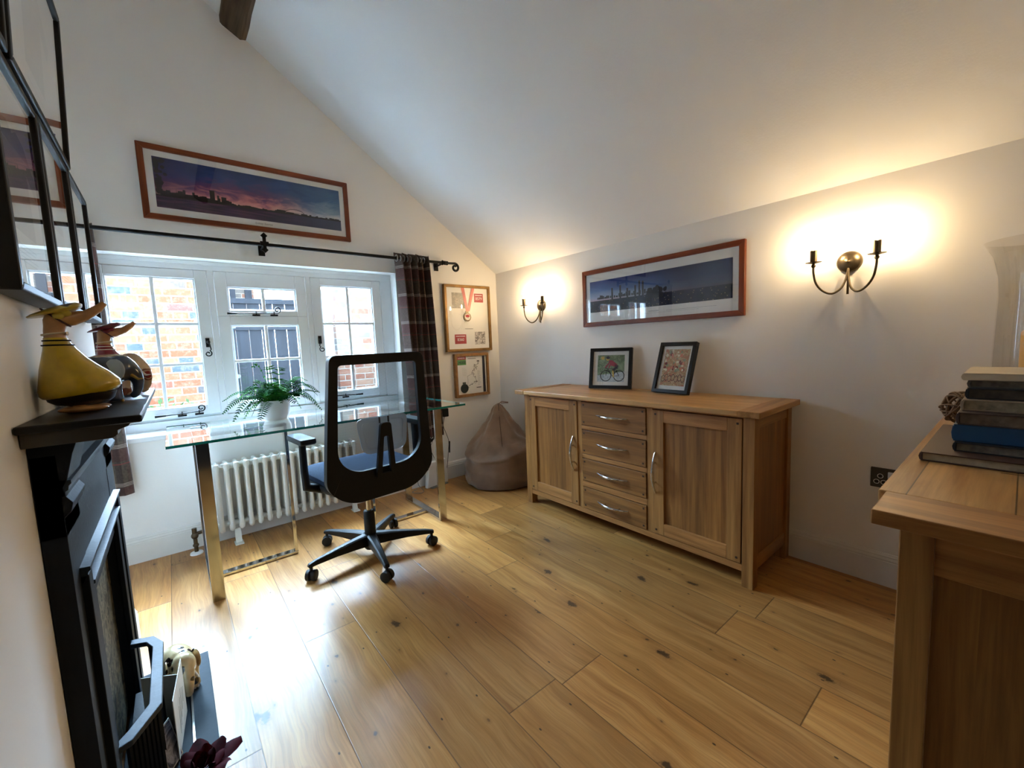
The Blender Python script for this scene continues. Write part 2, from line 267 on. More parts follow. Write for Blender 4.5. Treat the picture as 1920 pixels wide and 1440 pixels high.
# ------------------------------------------------------------------ geometry helpers
class MB:
    def __init__(s): s.bm = bmesh.new(); s.mi = 0; s.uv = None
    def mat(s, i): s.mi = i; return s
    def face(s, vs):
        try: f = s.bm.faces.new(vs); f.material_index = s.mi; return f
        except ValueError: return None
    def box(s, c, d, rot=None):
        vs = []
        for x in (-1, 1):
            for y in (-1, 1):
                for z in (-1, 1):
                    v = Vector((x * d[0] / 2, y * d[1] / 2, z * d[2] / 2))
                    if rot: v = rot @ v
                    vs.append(s.bm.verts.new(v + Vector(c)))
        for f in ((0, 1, 3, 2), (4, 6, 7, 5), (0, 4, 5, 1), (2, 3, 7, 6), (0, 2, 6, 4), (1, 5, 7, 3)): s.face([vs[i] for i in f])
        return s
    def bb(s, x0, x1, y0, y1, z0, z1): return s.box(((x0 + x1) / 2, (y0 + y1) / 2, (z0 + z1) / 2), (x1 - x0, y1 - y0, z1 - z0))
    def prism(s, pts, axis, a, b):
        """pts 2-D outline, extruded along axis from a to b. axis X: (y,z); Y: (x,z); Z: (x,y)"""
        def mk(p, h): return {'X': (h, p[0], p[1]), 'Y': (p[0], h, p[1]), 'Z': (p[0], p[1], h)}[axis]
        A = [s.bm.verts.new(mk(p, a)) for p in pts]; B = [s.bm.verts.new(mk(p, b)) for p in pts]; n = len(pts)
        s.face(A[::-1]); s.face(B)
        for i in range(n): s.face([A[i], A[(i + 1) % n], B[(i + 1) % n], B[i]])
        return s
    def tube(s, pts, r, n=10, cap=True, flat=1.0):
        pts = [Vector(p) for p in pts]; R = r if isinstance(r, (list, tuple)) else [r] * len(pts); rings = []
        t0 = (pts[1] - pts[0]).normalized(); u = t0.orthogonal().normalized()
        for i, p in enumerate(pts):
            t = (pts[min(i + 1, len(pts) - 1)] - pts[max(i - 1, 0)]).normalized()
            u = (u - t * u.dot(t)); u = u.normalized() if u.length > 1e-6 else t.orthogonal().normalized(); v = t.cross(u)
            rings.append([s.bm.verts.new(p + (u * math.cos(a) + v * math.sin(a) * flat) * R[i]) for a in [2 * PI * k / n for k in range(n)]])
        s.rings(rings, cap); return s
    def rings(s, rings, cap=True):
        n = len(rings[0])
        for a, b in zip(rings, rings[1:]):
            for k in range(n): s.face([a[k], a[(k + 1) % n], b[(k + 1) % n], b[k]])
        if cap: s.face(rings[0][::-1]); s.face(rings[-1])
    def lathe(s, prof, c=(0, 0, 0), n=24, axis='Z', cap=True, sx=1.0, sy=1.0):
        rings = []
        for r, h in prof:
            ring = []
            for k in range(n):
                a = 2 * PI * k / n; x, y = r * math.cos(a) * sx, r * math.sin(a) * sy
                p = {'Z': (x, y, h), 'Y': (x, h, y), 'X': (h, x, y)}[axis]
                ring.append(s.bm.verts.new((c[0] + p[0], c[1] + p[1], c[2] + p[2])))
            rings.append(ring)
        s.rings(rings, cap); return s
    def sweep(s, items, n=20):   # items: (centre, axis_u*ru, axis_v*rv)
        rings = []
        for c, u, v in items:
            c, u, v = Vector(c), Vector(u), Vector(v)
            rings.append([s.bm.verts.new(c + u * math.cos(a) + v * math.sin(a)) for a in [2 * PI * k / n for k in range(n)]])
        s.rings(rings); return s
    def ell(s, c, r, rot=None, n=16, m=10):
        rings = []
        for j in range(1, m):
            th = PI * j / m; ring = []
            for k in range(n):
                a = 2 * PI * k / n; v = Vector((r[0] * math.sin(th) * math.cos(a), r[1] * math.sin(th) * math.sin(a), -r[2] * math.cos(th)))
                if rot: v = rot @ v
                ring.append(s.bm.verts.new(v + Vector(c)))
            rings.append(ring)
        s.rings(rings, True); return s
    def poly(s, pts): s.face([s.bm.verts.new(p) for p in pts]); return s
    def build(s, name, mats, parent=None, smooth=False, bevel=0.0, seg=2, keep=False, **tags):
        if not keep: bmesh.ops.recalc_face_normals(s.bm, faces=s.bm.faces)
        me = bpy.data.meshes.new(name); s.bm.to_mesh(me); s.bm.free()
        for m in (mats if isinstance(mats, (list, tuple)) else [mats]): me.materials.append(m)
        o = bpy.data.objects.new(name, me); COL.objects.link(o)
        if smooth:
            for p in me.polygons: p.use_smooth = True
            try: me.set_sharp_from_angle(angle=math.radians(45))
            except Exception: pass
        if bevel:
            b = o.modifiers.new('bevel', 'BEVEL'); b.width = bevel; b.segments = seg; b.limit_method = 'ANGLE'; b.angle_limit = math.radians(40)
        if parent: o.parent = parent
        for k, v in tags.items(): o[k] = v
        return o
def thing(name, label, cat, loc=(0, 0, 0), rotz=0.0, group=None, rot=None):
    o = bpy.data.objects.new(name, None); COL.objects.link(o); o.location = loc; o.rotation_euler = rot or (0, 0, rotz)
    o['label'] = label; o['category'] = cat
    if group: o['group'] = group
    return o
def tag(o, label, cat, group=None):
    o['label'] = label; o['category'] = cat
    if group: o['group'] = group
    return o
def structure(o): o['kind'] = 'structure'; return o
def at(o, loc, rotz=0.0): o.location = loc; o.rotation_euler = (0, 0, rotz); return o
def Rz(a): return Matrix.Rotation(a, 3, 'Z')
def Rx(a): return Matrix.Rotation(a, 3, 'X')
def Ry(a): return Matrix.Rotation(a, 3, 'Y')
def arc(c, r, a0, a1, n, plane='XZ'):
    out = []
    for i in range(n + 1):
        a = math.radians(a0 + (a1 - a0) * i / n); u, v = r * math.cos(a), r * math.sin(a)
        out.append({'XZ': (c[0] + u, c[1], c[2] + v), 'YZ': (c[0], c[1] + u, c[2] + v), 'XY': (c[0] + u, c[1] + v, c[2])}[plane])
    return out
def spiral(c, r0, turns, a0, plane='XZ', n=26, sgn=1, rend=0.25):
    out = []
    for i in range(n + 1):
        t = i / n; a = math.radians(a0) + sgn * 2 * PI * turns * t; r = r0 * (1 - (1 - rend) * t); u, v = r * math.cos(a), r * math.sin(a)
        out.append({'XZ': (c[0] + u, c[1], c[2] + v), 'YZ': (c[0], c[1] + u, c[2] + v)}[plane])
    return out
def rpoly(corners, rad, n=5):
    out = []; N = len(corners)
    for i in range(N):
        p = Vector(corners[i]); a = Vector(corners[i - 1]); b = Vector(corners[(i + 1) % N]); r = rad[i] if isinstance(rad, (list, tuple)) else rad
        p0 = p + (a - p).normalized() * r; p1 = p + (b - p).normalized() * r
        for k in range(n + 1):
            t = k / n; q = p0 * (1 - t) ** 2 + p * 2 * t * (1 - t) + p1 * t * t; out.append((q.x, q.y))
    return out
def text_mesh(txt, size, mat, parent, name, loc, rot=(PI / 2, 0, 0), shear=0.0, align='CENTER', depth=0.0002):
    cu = bpy.data.curves.new(name, 'FONT'); cu.body = txt; cu.size = size; cu.align_x = align; cu.align_y = 'CENTER'; cu.shear = shear; cu.extrude = depth
    t = bpy.data.objects.new(name, cu); COL.objects.link(t)
    dg = bpy.context.evaluated_depsgraph_get(); me = bpy.data.meshes.new_from_object(t.evaluated_get(dg)); bpy.data.objects.remove(t)
    me.materials.clear(); me.materials.append(mat); o = bpy.data.objects.new(name, me); COL.objects.link(o)
    o.parent = parent; o.location = loc; o.rotation_euler = rot; return o

XR, YW, XL = 2.348, 3.066, -0.215
YB = -0.42
def ceil_z(x): return 1.757 + 0.69 * (2.348 - x)

# ------------------------------------------------------------------ room shell
structure(MB().bb(-0.75, XR + 0.12, YB - 0.1, YW + 0.25, -0.1, 0).build('floor', FLOOR))
m = MB()   # window wall: gable outline with the opening cut by pieces
ox0, ox1, oz0, oz1 = -0.36, 1.388, 0.665, 1.695
th0, th1 = YW, YW + 0.28
m.prism([(-0.75, -0.1), (XR + .12, -0.1), (XR + .12, oz0), (-0.75, oz0)], 'Y', th0, th1)
m.prism([(-0.75, oz0), (ox0, oz0), (ox0, oz1), (-0.75, oz1)], 'Y', th0, th1)
m.prism([(ox1, oz0), (XR + .12, oz0), (XR + .12, oz1), (ox1, oz1)], 'Y', th0, th1)
m.prism([(-0.75, oz1), (XR + .12, oz1), (XR + .12, 1.78), (-0.05, 3.5), (-0.75, 3.02)], 'Y', th0, th1)
bmesh.ops.remove_doubles(m.bm, verts=m.bm.verts, dist=1e-5)
structure(m.build('wall_front', WALL))
structure(MB().bb(XR, XR + 0.12, YB - .1, YW + .0, -0.1, 1.80).build('wall_right', WALL))
structure(MB().prism([(-0.75, YB), (XL, YB), (XL, 2.2), (-0.50, 2.2), (-0.50, YW), (-0.75, YW)], 'Z', -0.1, 3.4).build('wall_left', WALL))
m = MB()
for a_, b_, c_, d_ in ((-0.75, -0.16, -0.1, 3.5), (0.62, XR + .12, -0.1, 3.5), (-0.16, 0.62, 1.98, 3.5)): m.bb(a_, b_, YB - .12, YB, c_, d_)
structure(m.build('wall_back', WALL))
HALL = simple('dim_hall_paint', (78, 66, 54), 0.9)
m = MB(); m.bb(-0.75, -0.70, -1.9, YB - .12, -0.1, 2.3).bb(1.2, 1.25, -1.9, YB - .12, -0.1, 2.3).bb(-0.75, 1.25, -1.95, -1.9, -0.1, 2.3).bb(-0.75, 1.25, -1.9, YB - .12, 2.25, 2.3).bb(-0.75, 1.25, -1.9, YB - .12, -0.1, -0.02)
structure(m.build('wall_hall', HALL))
DOORW = wood('dark_door_timber', (40, 26, 16), (72, 48, 30), 'Z', 0.14, 'Y', 5.0, rough=0.5, joint=True)
structure(MB().bb(XL + .001, XL + .022, YB + .03, 0.655, 0.0, 1.95).build('door_1', DOORW))
structure(MB().prism([(XR + .2, ceil_z(XR + .2)), (-0.05, ceil_z(-0.05)), (-0.8, 2.95), (-0.8, 3.1), (-0.05, ceil_z(-0.05) + .15), (XR + .2, ceil_z(XR + .2) + .15)], 'Y', YB - .12, YW + .28).build('ceiling', CEIL))
# purlin let into the slope
m = MB(); sec = [(0.405, 3.062), (0.415, 3.05), (0.500, 3.004), (0.512, 3.004), (0.536, 3.012), (0.536, ceil_z(.536) + .05), (0.405, ceil_z(.405) + .05)]
ring = []; random.seed(3)
for k in range(30):
    y = YB + (YW - YB) * k / 29
    ring.append([m.bm.verts.new((x + random.uniform(-.002, .002), y, z + (random.uniform(-.003, .003) if j < 5 else 0))) for j, (x, z) in enumerate(sec)])
m.rings(ring); tag(m.build('ceiling_beam', BEAM), 'rough dark old timber beam running along the top of the sloping ceiling', 'beam')
# skirting boards
def skirt(name, axis, a, b, face, sgn, h=0.143):
    pr = [(0, 0), (0.020, 0), (0.020, h - .034), (0.017, h - .031), (0.017, h - .026), (0.019, h - .024), (0.014, h - .014), (0.014, h - .010), (0.010, h - .006), (0.006, h), (0, h)]
    return structure(MB().prism([(face + sgn * p, z) for p, z in pr], axis, a, b).build(name, SKIRT))
skirt('baseboard_right', 'Y', YB, YW, XR, -1)
# prism axis Y needs (x,z): right wall runs along Y
skirt('baseboard_front', 'X', -0.5, XR - .02, YW, -1)
skirt('baseboard_left', 'Y', 1.90, 2.2, XL, 1)

# ------------------------------------------------------------------ window
GY = 3.19
win = structure(MB().bb(-0.36, 1.388, YW + .10, YW + .20, 0.70, 0.755).build('window_1', PAINT))   # lower frame member carries the rest
m = MB(); m.bb(-0.36, 1.388, YW + .10, YW + .20, 1.642, 1.695)
for a, b in ((-0.36, -0.305), (0.218, 0.250), (0.768, 0.800), (1.30, 1.388)): m.bb(a, b, YW + .10, YW + .20, 0.755, 1.645)
m.bb(-0.36, 1.388, YW + .092, YW + .10, 1.672, 1.695); m.bb(-0.36, 1.388, YW + .12, YW + .135, 0.755, 0.772)
m.build('window_frame', PAINT, win, bevel=0.003)
structure(MB().prism([(YW - .028, 0.668), (YW + .10, 0.668), (YW + .10, 0.708), (YW - .02, 0.700), (YW - .028, 0.694)], 'X', -0.40, 1.43).build('trim_1', PAINT, bevel=0.004))
def casement(x0, x1, z0, z1, rows, stile=0.055, bars=1, name='casement', railb=0.06, railt=0.05):
    m = MB(); y0, y1 = GY - .022, GY + .022
    m.bb(x0, x0 + stile, y0, y1, z0, z1); m.bb(x1 - stile, x1, y0, y1, z0, z1)
    m.bb(x0 + stile, x1 - stile, y0, y1, z0, z0 + railb); m.bb(x0 + stile, x1 - stile, y0, y1, z1 - railt, z1)
    gx0, gx1, gz0, gz1 = x0 + stile, x1 - stile, z0 + railb, z1 - railt
    m.bb((gx0 + gx1) / 2 - .009, (gx0 + gx1) / 2 + .009, y0 + .006, y1 - .006, gz0, gz1)
    for z in rows: m.bb(gx0, gx1, y0 + .007, y1 - .007, z - .009, z + .009)
    # putty bead inside the glazed opening
    for a, b, c, d in ((gx0, gx0 + .008, gz0, gz1), (gx1 - .008, gx1, gz0, gz1), (gx0, gx1, gz0, gz0 + .008), (gx0, gx1, gz1 - .008, gz1)):
        m.bb(a, b, y0 + .010, y1 - .004, c, d)
    o = m.build(name, PAINT, win, bevel=0.003)
    MB().bb(gx0, gx1, GY - .002, GY + .002, gz0, gz1).build('glass_pane', GLASS, o)
    return o
c1 = casement(-0.303, 0.216, 0.770, 1.640, (1.322, 1.082), 0.062)
c2 = casement(0.252, 0.766, 0.765, 1.370, (1.085,), 0.062, railb=.055, railt=.058)
c2b = casement(0.252, 0.766, 1.371, 1.641, (), 0.062, name='top_light', railb=.035, railt=.09)
c3 = casement(0.802, 1.298, 0.770, 1.640, (1.322, 1.085), 0.062)
def stay(parent, x0, x1, z, curl=1, tilt=0.0):
    """bar from plain end x0 to curled end x1"""
    m = MB(); y = GY - .045; s = 1 if x1 > x0 else -1
    m.tube([(x0, y, z), (x0 + s * .05, y, z)], [0.0075, 0.005], 8)
    m.tube([(x0 + s * .05, y, z), (x1 - s * .03, y, z + .006)] + spiral((x1 - s * .022, y, z + .026), .021, 1.2, -90, sgn=s, rend=.3)[1:], 0.0035, 7)
    for t in (0.52, 0.86):
        xx = x0 + (x1 - x0) * t; m.box((xx, y + .005, z - .010), (0.042, 0.02, 0.010)); m.tube([(xx, y, z - .01), (xx, y, z + .014)], 0.003, 6)
    return m.build('window_stay', IRON, parent, smooth=True)
def latch(parent, x, z, s):
    m = MB(); y = GY - .030
    m.box((x, y, z + .012), (0.020, 0.012, 0.055)); m.tube([(x, y, z + .015), (x - s * .004, y - .03, z + .015)], 0.008, 8)
    m.tube([(x - s * .004, y - .03, z + .02), (x - s * .012, y - .03, z - .03)] + spiral((x + s * .004, y - .03, z - .055), .019, 1.15, 120 if s > 0 else 60, sgn=s, rend=.3), 0.0035, 7)
    return m.build('window_latch', IRON, parent, smooth=True)
stay(c1, -0.10, 0.14, 0.790); stay(c2b, 0.30, 0.60, 1.385); stay(c3, 1.10, 0.86, 0.795)
latch(c1, 0.186, 1.195, -1); latch(c3, 0.832, 1.195, 1)

# ------------------------------------------------------------------ outside
BR1 = m_brick('orange_stock_brick', (104, 58, 38), (116, 80, 56), (58, 64, 66), (138, 130, 120))
BR2 = m_brick('weathered_red_brick', (104, 62, 48), (122, 94, 76), (84, 78, 72), (130, 124, 114))
FENCE = wood('dark_fence_timber', (20, 21, 25), (36, 38, 44), 'Z', 0.13, 'X', 5.0, rough=0.85, joint=True)
GROUND = simple('garden_ground', (84, 80, 70), 0.95, var=0.2); HEDGE = simple('garden_leaf', (52, 78, 28), 0.7, var=0.35, nscale=12)
structure(MB().bb(-6, 8, YW + .28, 12, -0.2, -0.1).build('trim_2', GROUND))
bpy.data.objects['trim_2'].name = 'outside_ground'
g = bpy.data.objects['outside_ground']
tag(MB().bb(-3.5, 0.33, 5.3, 5.55, -0.1, 2.15).build('garden_wall', BR1), 'orange and grey brick wall of the neighbouring house seen through the left window light', 'wall')
m = MB()
x = 0.34; random.seed(5)
while x < 1.50:
    m.bb(x, x + .124, 5.62 + random.uniform(0, .01), 5.645 + random.uniform(0, .01), -0.1, 1.72); x += .13
m.bb(0.34, 1.58, 5.60, 5.62, 1.40, 1.48); m.bb(0.34, 1.58, 5.585, 5.65, 1.70, 1.755)
tag(m.build('garden_fence', FENCE), 'dark grey upright board fence behind the middle window light', 'fence')
m = MB(); m.tube([(0.50, 5.25, -0.1), (0.50, 5.25, 2.3)], 0.038, 14)
for z in (0.9, 1.42, 2.0): m.tube([(0.50, 5.25, z - .02), (0.50, 5.25, z + .02)], 0.05, 14); m.box((0.50, 5.29, z), (0.13, 0.03, .025))
tag(m.build('drainpipe', simple('grey_pipe', (92, 96, 98), 0.5), smooth=True), 'grey round drainpipe standing in front of the dark fence', 'pipe')
tag(MB().bb(1.60, 3.4, 5.35, 5.7, -0.1, 2.3).build('brick_outhouse', BR2), 'weathered red brick outhouse seen through the right window light', 'building')
m = MB().bb(1.44, 1.55, 5.28, 5.36, -0.1, 1.85); tag(m.build('white_post', simple('grey_white_post_paint', (120, 122, 124), .6)), 'white painted timber post beside the brick outhouse', 'post')
m = MB(); m.bb(0.5, 1.24, 8.6, 9.2, -0.1, 2.35); m.mat(1)
for xx in (.62, .86, 1.10): m.bb(xx, xx + .1, 8.55, 8.6, 2.0, 2.35)
tag(m.build('distant_house', [BR2, FENCE]), 'distant red brick house rising above the dark fence', 'building')
random.seed(11)
def bush(x, y, z0, r, h, name, label, n=260):
    m = MB()
    for k in range(n):
        a = random.uniform(0, 2 * PI); rr = r * math.sqrt(random.random()); hz = z0 + h * random.random() * (1 - .4 * rr / r)
        p = Vector((x + rr * math.cos(a), y + rr * math.sin(a) * .6, hz)); d = Vector((random.uniform(-1, 1), random.uniform(-1, 1), random.uniform(.2, 1))).normalized() * .07
        w = d.orthogonal().normalized() * .014; m.poly([p, p + d * .5 + w, p + d, p + d * .5 - w])
    m.mat(1).tube([(x, y, -.1), (x, y, z0 + h * .4)], .015, 6)
    tag(m.build(name, [HEDGE, SOIL], keep=True), label, 'plant')
bush(-0.02, 4.9, 0.1, .38, .72, 'garden_shrub', 'light green shrub growing at the foot of the orange brick wall', 420)
bush(0.74, 4.8, 0.1, .30, .80, 'garden_shrub', 'bright green shrub growing below the dark board fence', 520)
bush(1.34, 4.9, 0.1, .22, .72, 'garden_shrub', 'small pale shrub growing beside the white post', 240)

# ------------------------------------------------------------------ curtains and rod
def curtain(name, x0t, x1t, x0b, x1b, zt, zb, folds, label, ph=0.0, amp=0.043, yc=2.955):
    root = thing(name, label, 'curtain', ((x0t + x1t) / 2, yc, 0), 0, 'tartan curtains hanging from the rod')
    bm = bmesh.new(); uvl = bm.loops.layers.uv.new('UVMap'); nu, nv = folds * 14, 40; g = []; cx = (x0t + x1t) / 2
    for j in range(nv + 1):
        v = j / nv; z = zt + (zb - zt) * v; e = v ** 0.8; xa = x0t + (x0b - x0t) * e; xb = x1t + (x1b - x1t) * e; row = []
        for i in range(nu + 1):
            u = i / nu; a = 2 * PI * folds * u + ph
            xx = xa + (xb - xa) * (u + 0.018 * math.sin(2 * a) + .01 * math.sin(5 * u + 3 * v)); yy = amp * (1 - .25 * v) * math.sin(a) * (0.8 + .3 * math.sin(3.1 * u * folds + 1)) + .006 * math.sin(6 * v + 9 * u)
            row.append(bm.verts.new((xx - cx, yy, z + .012 * (math.sin(a) if j == 0 else 0))))
        g.append(row)
    for j in range(nv):
        for i in range(nu):
            f = bm.faces.new([g[j][i], g[j][i + 1], g[j + 1][i + 1], g[j + 1][i]]); f.smooth = True
            for l, (a, b) in zip(f.loops, ((i, j), (i + 1, j), (i + 1, j + 1), (i, j + 1))): l[uvl].uv = (a / nu * folds * .17, b / nv * (zt - zb))
    me = bpy.data.meshes.new('curtain_cloth'); bm.to_mesh(me); bm.free(); me.materials.append(TART)
    o = bpy.data.objects.new('curtain_cloth', me); COL.objects.link(o); o.parent = root
    so = o.modifiers.new('solid', 'SOLIDIFY'); so.thickness = 0.004
    m = MB()
    for k in range(folds):
        for q in (0.0, 0.5):
            xx = x0t + (x1t - x0t) * (k + q + .02) / folds - cx
            ringp = arc((xx, 0, 1.785), 0.022, 0, 360, 16, 'YZ'); m.tube(ringp, 0.004, 6, cap=False)
    m.build('eyelet', STEEL, root, smooth=True)
    return root
curtain('curtain', 1.352, 1.625, 1.40, 1.665, 1.822, 0.415, 5, 'brown and maroon tartan curtain gathered at the right end of the rod', ph=1.0)
curtain('curtain', -0.47, -0.235, -0.47, -0.212, 1.80, 0.415, 4, 'maroon tartan curtain hanging behind the mantelpiece at the left', ph=2.2, amp=.03)
rod = thing('curtain_rod', 'long black iron curtain rod with scroll end above the window', 'curtain rod', (0.5, 2.955, 1.785))
MB().tube([(-0.96, 0, 0), (1.27, 0, 0)], 0.0105, 12).build('pole', IRON, rod, smooth=True)
m = MB(); m.tube([(1.255, 0, 0), (1.285, 0, 0)], 0.016, 12)
m.tube([(1.28, 0, 0), (1.34, 0, .003)] + spiral((1.355, 0, -.030), .034, 1.15, 95, sgn=-1, rend=.35), 0.009, 10).build('scroll_finial', IRON, rod, smooth=True)
def bracket(xx, cross):
    m = MB(); m.tube([(xx, 0.0, -.006), (xx, 0.109, -.012)], 0.008, 8); m.box((xx, 0.106, -.01), (0.035, 0.008, 0.075)); m.tube(arc((xx, 0, 0), .015, 0, 360, 14, 'YZ'), .005, 6, cap=False)
    if cross:
        m.box((xx, -.012, .012), (0.018, 0.010, 0.075)); m.box((xx, -.012, .002), (0.045, 0.012, 0.026)); m.box((xx, -.012, .05), (0.026, .01, .026), Ry(PI / 4)); m.box((xx, -.012, -.034), (0.026, .01, .026), Ry(PI / 4))
    m.build('wall_bracket', IRON, rod, smooth=False)
bracket(0.006, True); bracket(1.24, False); bracket(-0.90, True)

# ------------------------------------------------------------------ framed pictures
def frame_parts(root, w, h, fw_, depth, mats, mount=True, prof=0.006, glass=True, backing=MAT, inset=0.010):
    """local: X width, Z height, +Y into the wall, front at y=-depth"""
    for (x0, x1, z0, z1, mt) in ((-w / 2, w / 2, h / 2 - fw_, h / 2, 0), (-w / 2, w / 2, -h / 2, -h / 2 + fw_, 0), (-w / 2, -w / 2 + fw_, -h / 2, h / 2, 1), (w / 2 - fw_, w / 2, -h / 2, h / 2, 1)):
        m = MB()
        if mt == 0:
            zz = (z0, z1); m.prism([(x0, zz[0]), (x1, zz[0]), (x1, zz[1]), (x0, zz[1])] if False else
                ([(x0, z1), (x1, z1), (x1 - fw_, z0), (x0 + fw_, z0)] if z1 > 0 else [(x0, z0), (x1, z0), (x1 - fw_, z1), (x0 + fw_, z1)]), 'Y', -depth, 0)
        else:
            m.prism([(x0, z0), (x0, z1), (x1, z1 - fw_), (x1, z0 + fw_)] if x0 < 0 else [(x1, z0), (x1, z1), (x0, z1 - fw_), (x0, z0 + fw_)], 'Y', -depth, 0)
        m.build('frame_rail', mats[mt], root, bevel=prof / 2, seg=3)
    b = MB().bb(-w / 2 + fw_ * .8, w / 2 - fw_ * .8, -depth + inset + .003, -.002, -h / 2 + fw_ * .8, h / 2 - fw_ * .8).build('mount', backing, root)
    if glass:
        MB().bb(-w / 2 + fw_ * .9, w / 2 - fw_ * .9, -depth + inset - .006, -depth + inset - .004, -h / 2 + fw_ * .9, h / 2 - fw_ * .9).build('glass', PGLASS, root)
    return -depth + inset + .003      # y of the card surface
def rect(m, x0, x1, z0, z1, y): m.poly([(x0, y, z0), (x1, y, z0), (x1, y, z1), (x0, y, z1)])
def disc(m, c, r, y, n=24, sx=1.0, rin=0.0):
    if rin:
        for k in range(n):
            a, b = 2 * PI * k / n, 2 * PI * (k + 1) / n
            m.poly([(c[0] + r * math.cos(a) * sx, y, c[1] + r * math.sin(a)), (c[0] + r * math.cos(b) * sx, y, c[1] + r * math.sin(b)), (c[0] + rin * math.cos(b) * sx, y, c[1] + rin * math.sin(b)), (c[0] + rin * math.cos(a) * sx, y, c[1] + rin * math.sin(a))])
    else: m.poly([(c[0] + r * math.cos(2 * PI * k / n) * sx, y, c[1] + r * math.sin(2 * PI * k / n)) for k in range(n)])
def stroke(m, p, q, w, y):
    d = Vector((q[0] - p[0], q[1] - p[1])); n_ = Vector((-d.y, d.x)).normalized() * w / 2
    m.poly([(p[0] + n_.x, y, p[1] + n_.y), (q[0] + n_.x, y, q[1] + n_.y), (q[0] - n_.x, y, q[1] - n_.y), (p[0] - n_.x, y, p[1] - n_.y)])

# sunset panorama over the window
p1 = thing('framed_panorama', 'wide sunset city skyline panorama in reddish wood frame above the curtain rod', 'picture', (0.512, YW, 2.0845))
ys = frame_parts(p1, 1.105, 0.398, 0.030, 0.022, (TEAK, TEAKZ), inset=.008)
m = MB(); rect(m, -0.49, 0.494, -0.131, 0.137, ys - .0012)
m.mat(1); random.seed(21); y = ys - .0018; base = -0.066
rect(m, -0.49, 0.494, base - .004, base + .004, y)
x = -0.47
while x < -0.15:
    w = random.uniform(.010, .022); h = random.uniform(.010, .030) + (.012 if x < -.3 else 0)
    rect(m, x, x + w, base, base + h, y); x += w * random.uniform(.7, 1.0)
rect(m, -0.245, -0.221, base, base + .068, y); rect(m, -0.19, -.165, base, base + .04, y); rect(m, -.21, -.20, base, base + .045, y)
m.poly([(-.40, y, base), (-.398, y, base + .055), (-.396, y, base)]); rect(m, -.37, -.358, base, base + .046, y)
x = -.15
while x < .49:
    w = random.uniform(.008, .02); h = random.uniform(.004, .013); rect(m, x, x + w, base, base + h, y); x += w * .9
rect(m, .10, .15, base, base + .018, y)
for k in range(14):   # arch of the bridge
    a, b = PI * k / 14, PI * (k + 1) / 14
    stroke(m, (.205 - .058 * math.cos(a), base + .004 + .028 * math.sin(a)), (.205 - .058 * math.cos(b), base + .004 + .028 * math.sin(b)), .003, y)
stroke(m, (.13, base + .010), (.28, base + .010), .002, y)
for k in range(40):   # tree at the left edge
    a = random.uniform(0, 6.28); r = random.uniform(.006, .018); cx = -.49 + abs(random.gauss(0, .022)); cz = random.uniform(-.06, .135)
    cx = min(cx, -.44); disc(m, (max(cx, -.475), max(-.05, min(cz, .12))), r * .8, y - .0001 * (k % 3), 7)
m.build('print', [m_sunset(), INK], p1, keep=True)
text_mesh('Sydney Sunrise', 0.016, GINK, p1, 'caption', (0.02, ys - .001, -0.150), shear=.4)

# dusk panorama on the right wall  (wall faces -X: rotate so local +Y -> world +X)
p2 = thing('framed_panorama', 'wide blue dusk city skyline panorama in reddish wood frame on the right wall', 'picture', (XR, 1.478, 1.415), -PI / 2)
ys = frame_parts(p2, 1.094, 0.390, 0.030, 0.022, (TEAK, TEAKZ), inset=.008)
m = MB(); rect(m, -0.484, 0.484, -0.098, 0.114, ys - .0012); m.mat(1); y = ys - .0018; base = -.012; random.seed(31)
x = -.42
while x < .0:
    w = random.uniform(.008, .016); h = random.uniform(.01, .032); rect(m, x, x + w, base, base + h, y); x += w * random.uniform(.9, 1.6)
for xx, h in ((-.30, .065), (-.235, .075), (-.09, .085), (-.065, .08), (-.12, .06), (-.18, .05)): rect(m, xx, xx + .013, base - .01, base + h, y)
for k in range(46): disc(m, (random.uniform(-.03, .10), random.uniform(-.05, .02)), random.uniform(.008, .016), y - .0001 * (k % 3), 8)
m.build('print', [m_dusk(), INK], p2, keep=True)
m = MB()
for k in range(3): rect(m, -0.02 + .0 * k, .05, -.128 + .004 * (k % 2), -.1265 + .004 * (k % 2), ys - .001)
rect(m, .10, .40, -.129, -.1278, ys - .001); rect(m, -.05, .3, -.137, -.1362, ys - .001); m.build('caption', GINK, p2, keep=True)

# race medal frame and route map frame on the window wall
p3 = thing('medal_frame', 'larger gilt frame with race medal on salmon ribbon, upper of the two by the corner', 'picture', (2.018, YW, 1.355))
ys = frame_parts(p3, 0.464, 0.560, 0.022, 0.035, (GOLD, GOLD), inset=.014)
y = ys - .0012
FPH = m_painting('faded_photo', [(215, 205, 190), (150, 145, 135), (225, 215, 200)], 30); MPH = m_painting('mono_photo', [(30, 30, 30), (235, 230, 225), (70, 60, 60), (240, 235, 230)], 45)
for nm, mt, (a, b, c, d) in (('faded_photo', FPH, (-.155, -.02, .085, .215)), ('race_number', RED, (.07, .165, .14, .215)), ('race_number', RED, (-.145, -.03, -.215, -.135)), ('race_photo', MPH, (.06, .17, -.225, -.115)), ('certificate', MAT, (-.075, .075, -.105, .03))):
    m = MB(); rect(m, a, b, c, d, y); o_c = m.build(nm, mt, p3, keep=True)
    if nm == 'race_number':
        m = MB(); rect(m, a + .012, b - .012, d - .018, d - .012, y - .0004); m.build('printed_line', WHITE, o_c, keep=True)
    if nm == 'certificate':
        m = MB(); rect(m, -.04, .045, -.090, -.087, y - .0004); m.build('printed_line', INK, o_c, keep=True)
text_mesh('8579', 0.034, WHITE, p3, 'number', (.118, ys - .002, .170)); text_mesh('8360', 0.034, WHITE, p3, 'number', (-.087, ys - .002, -.180))
text_mesh('181', 0.030, WHITE, p3, 'number', (.098, ys - .002, -.205))
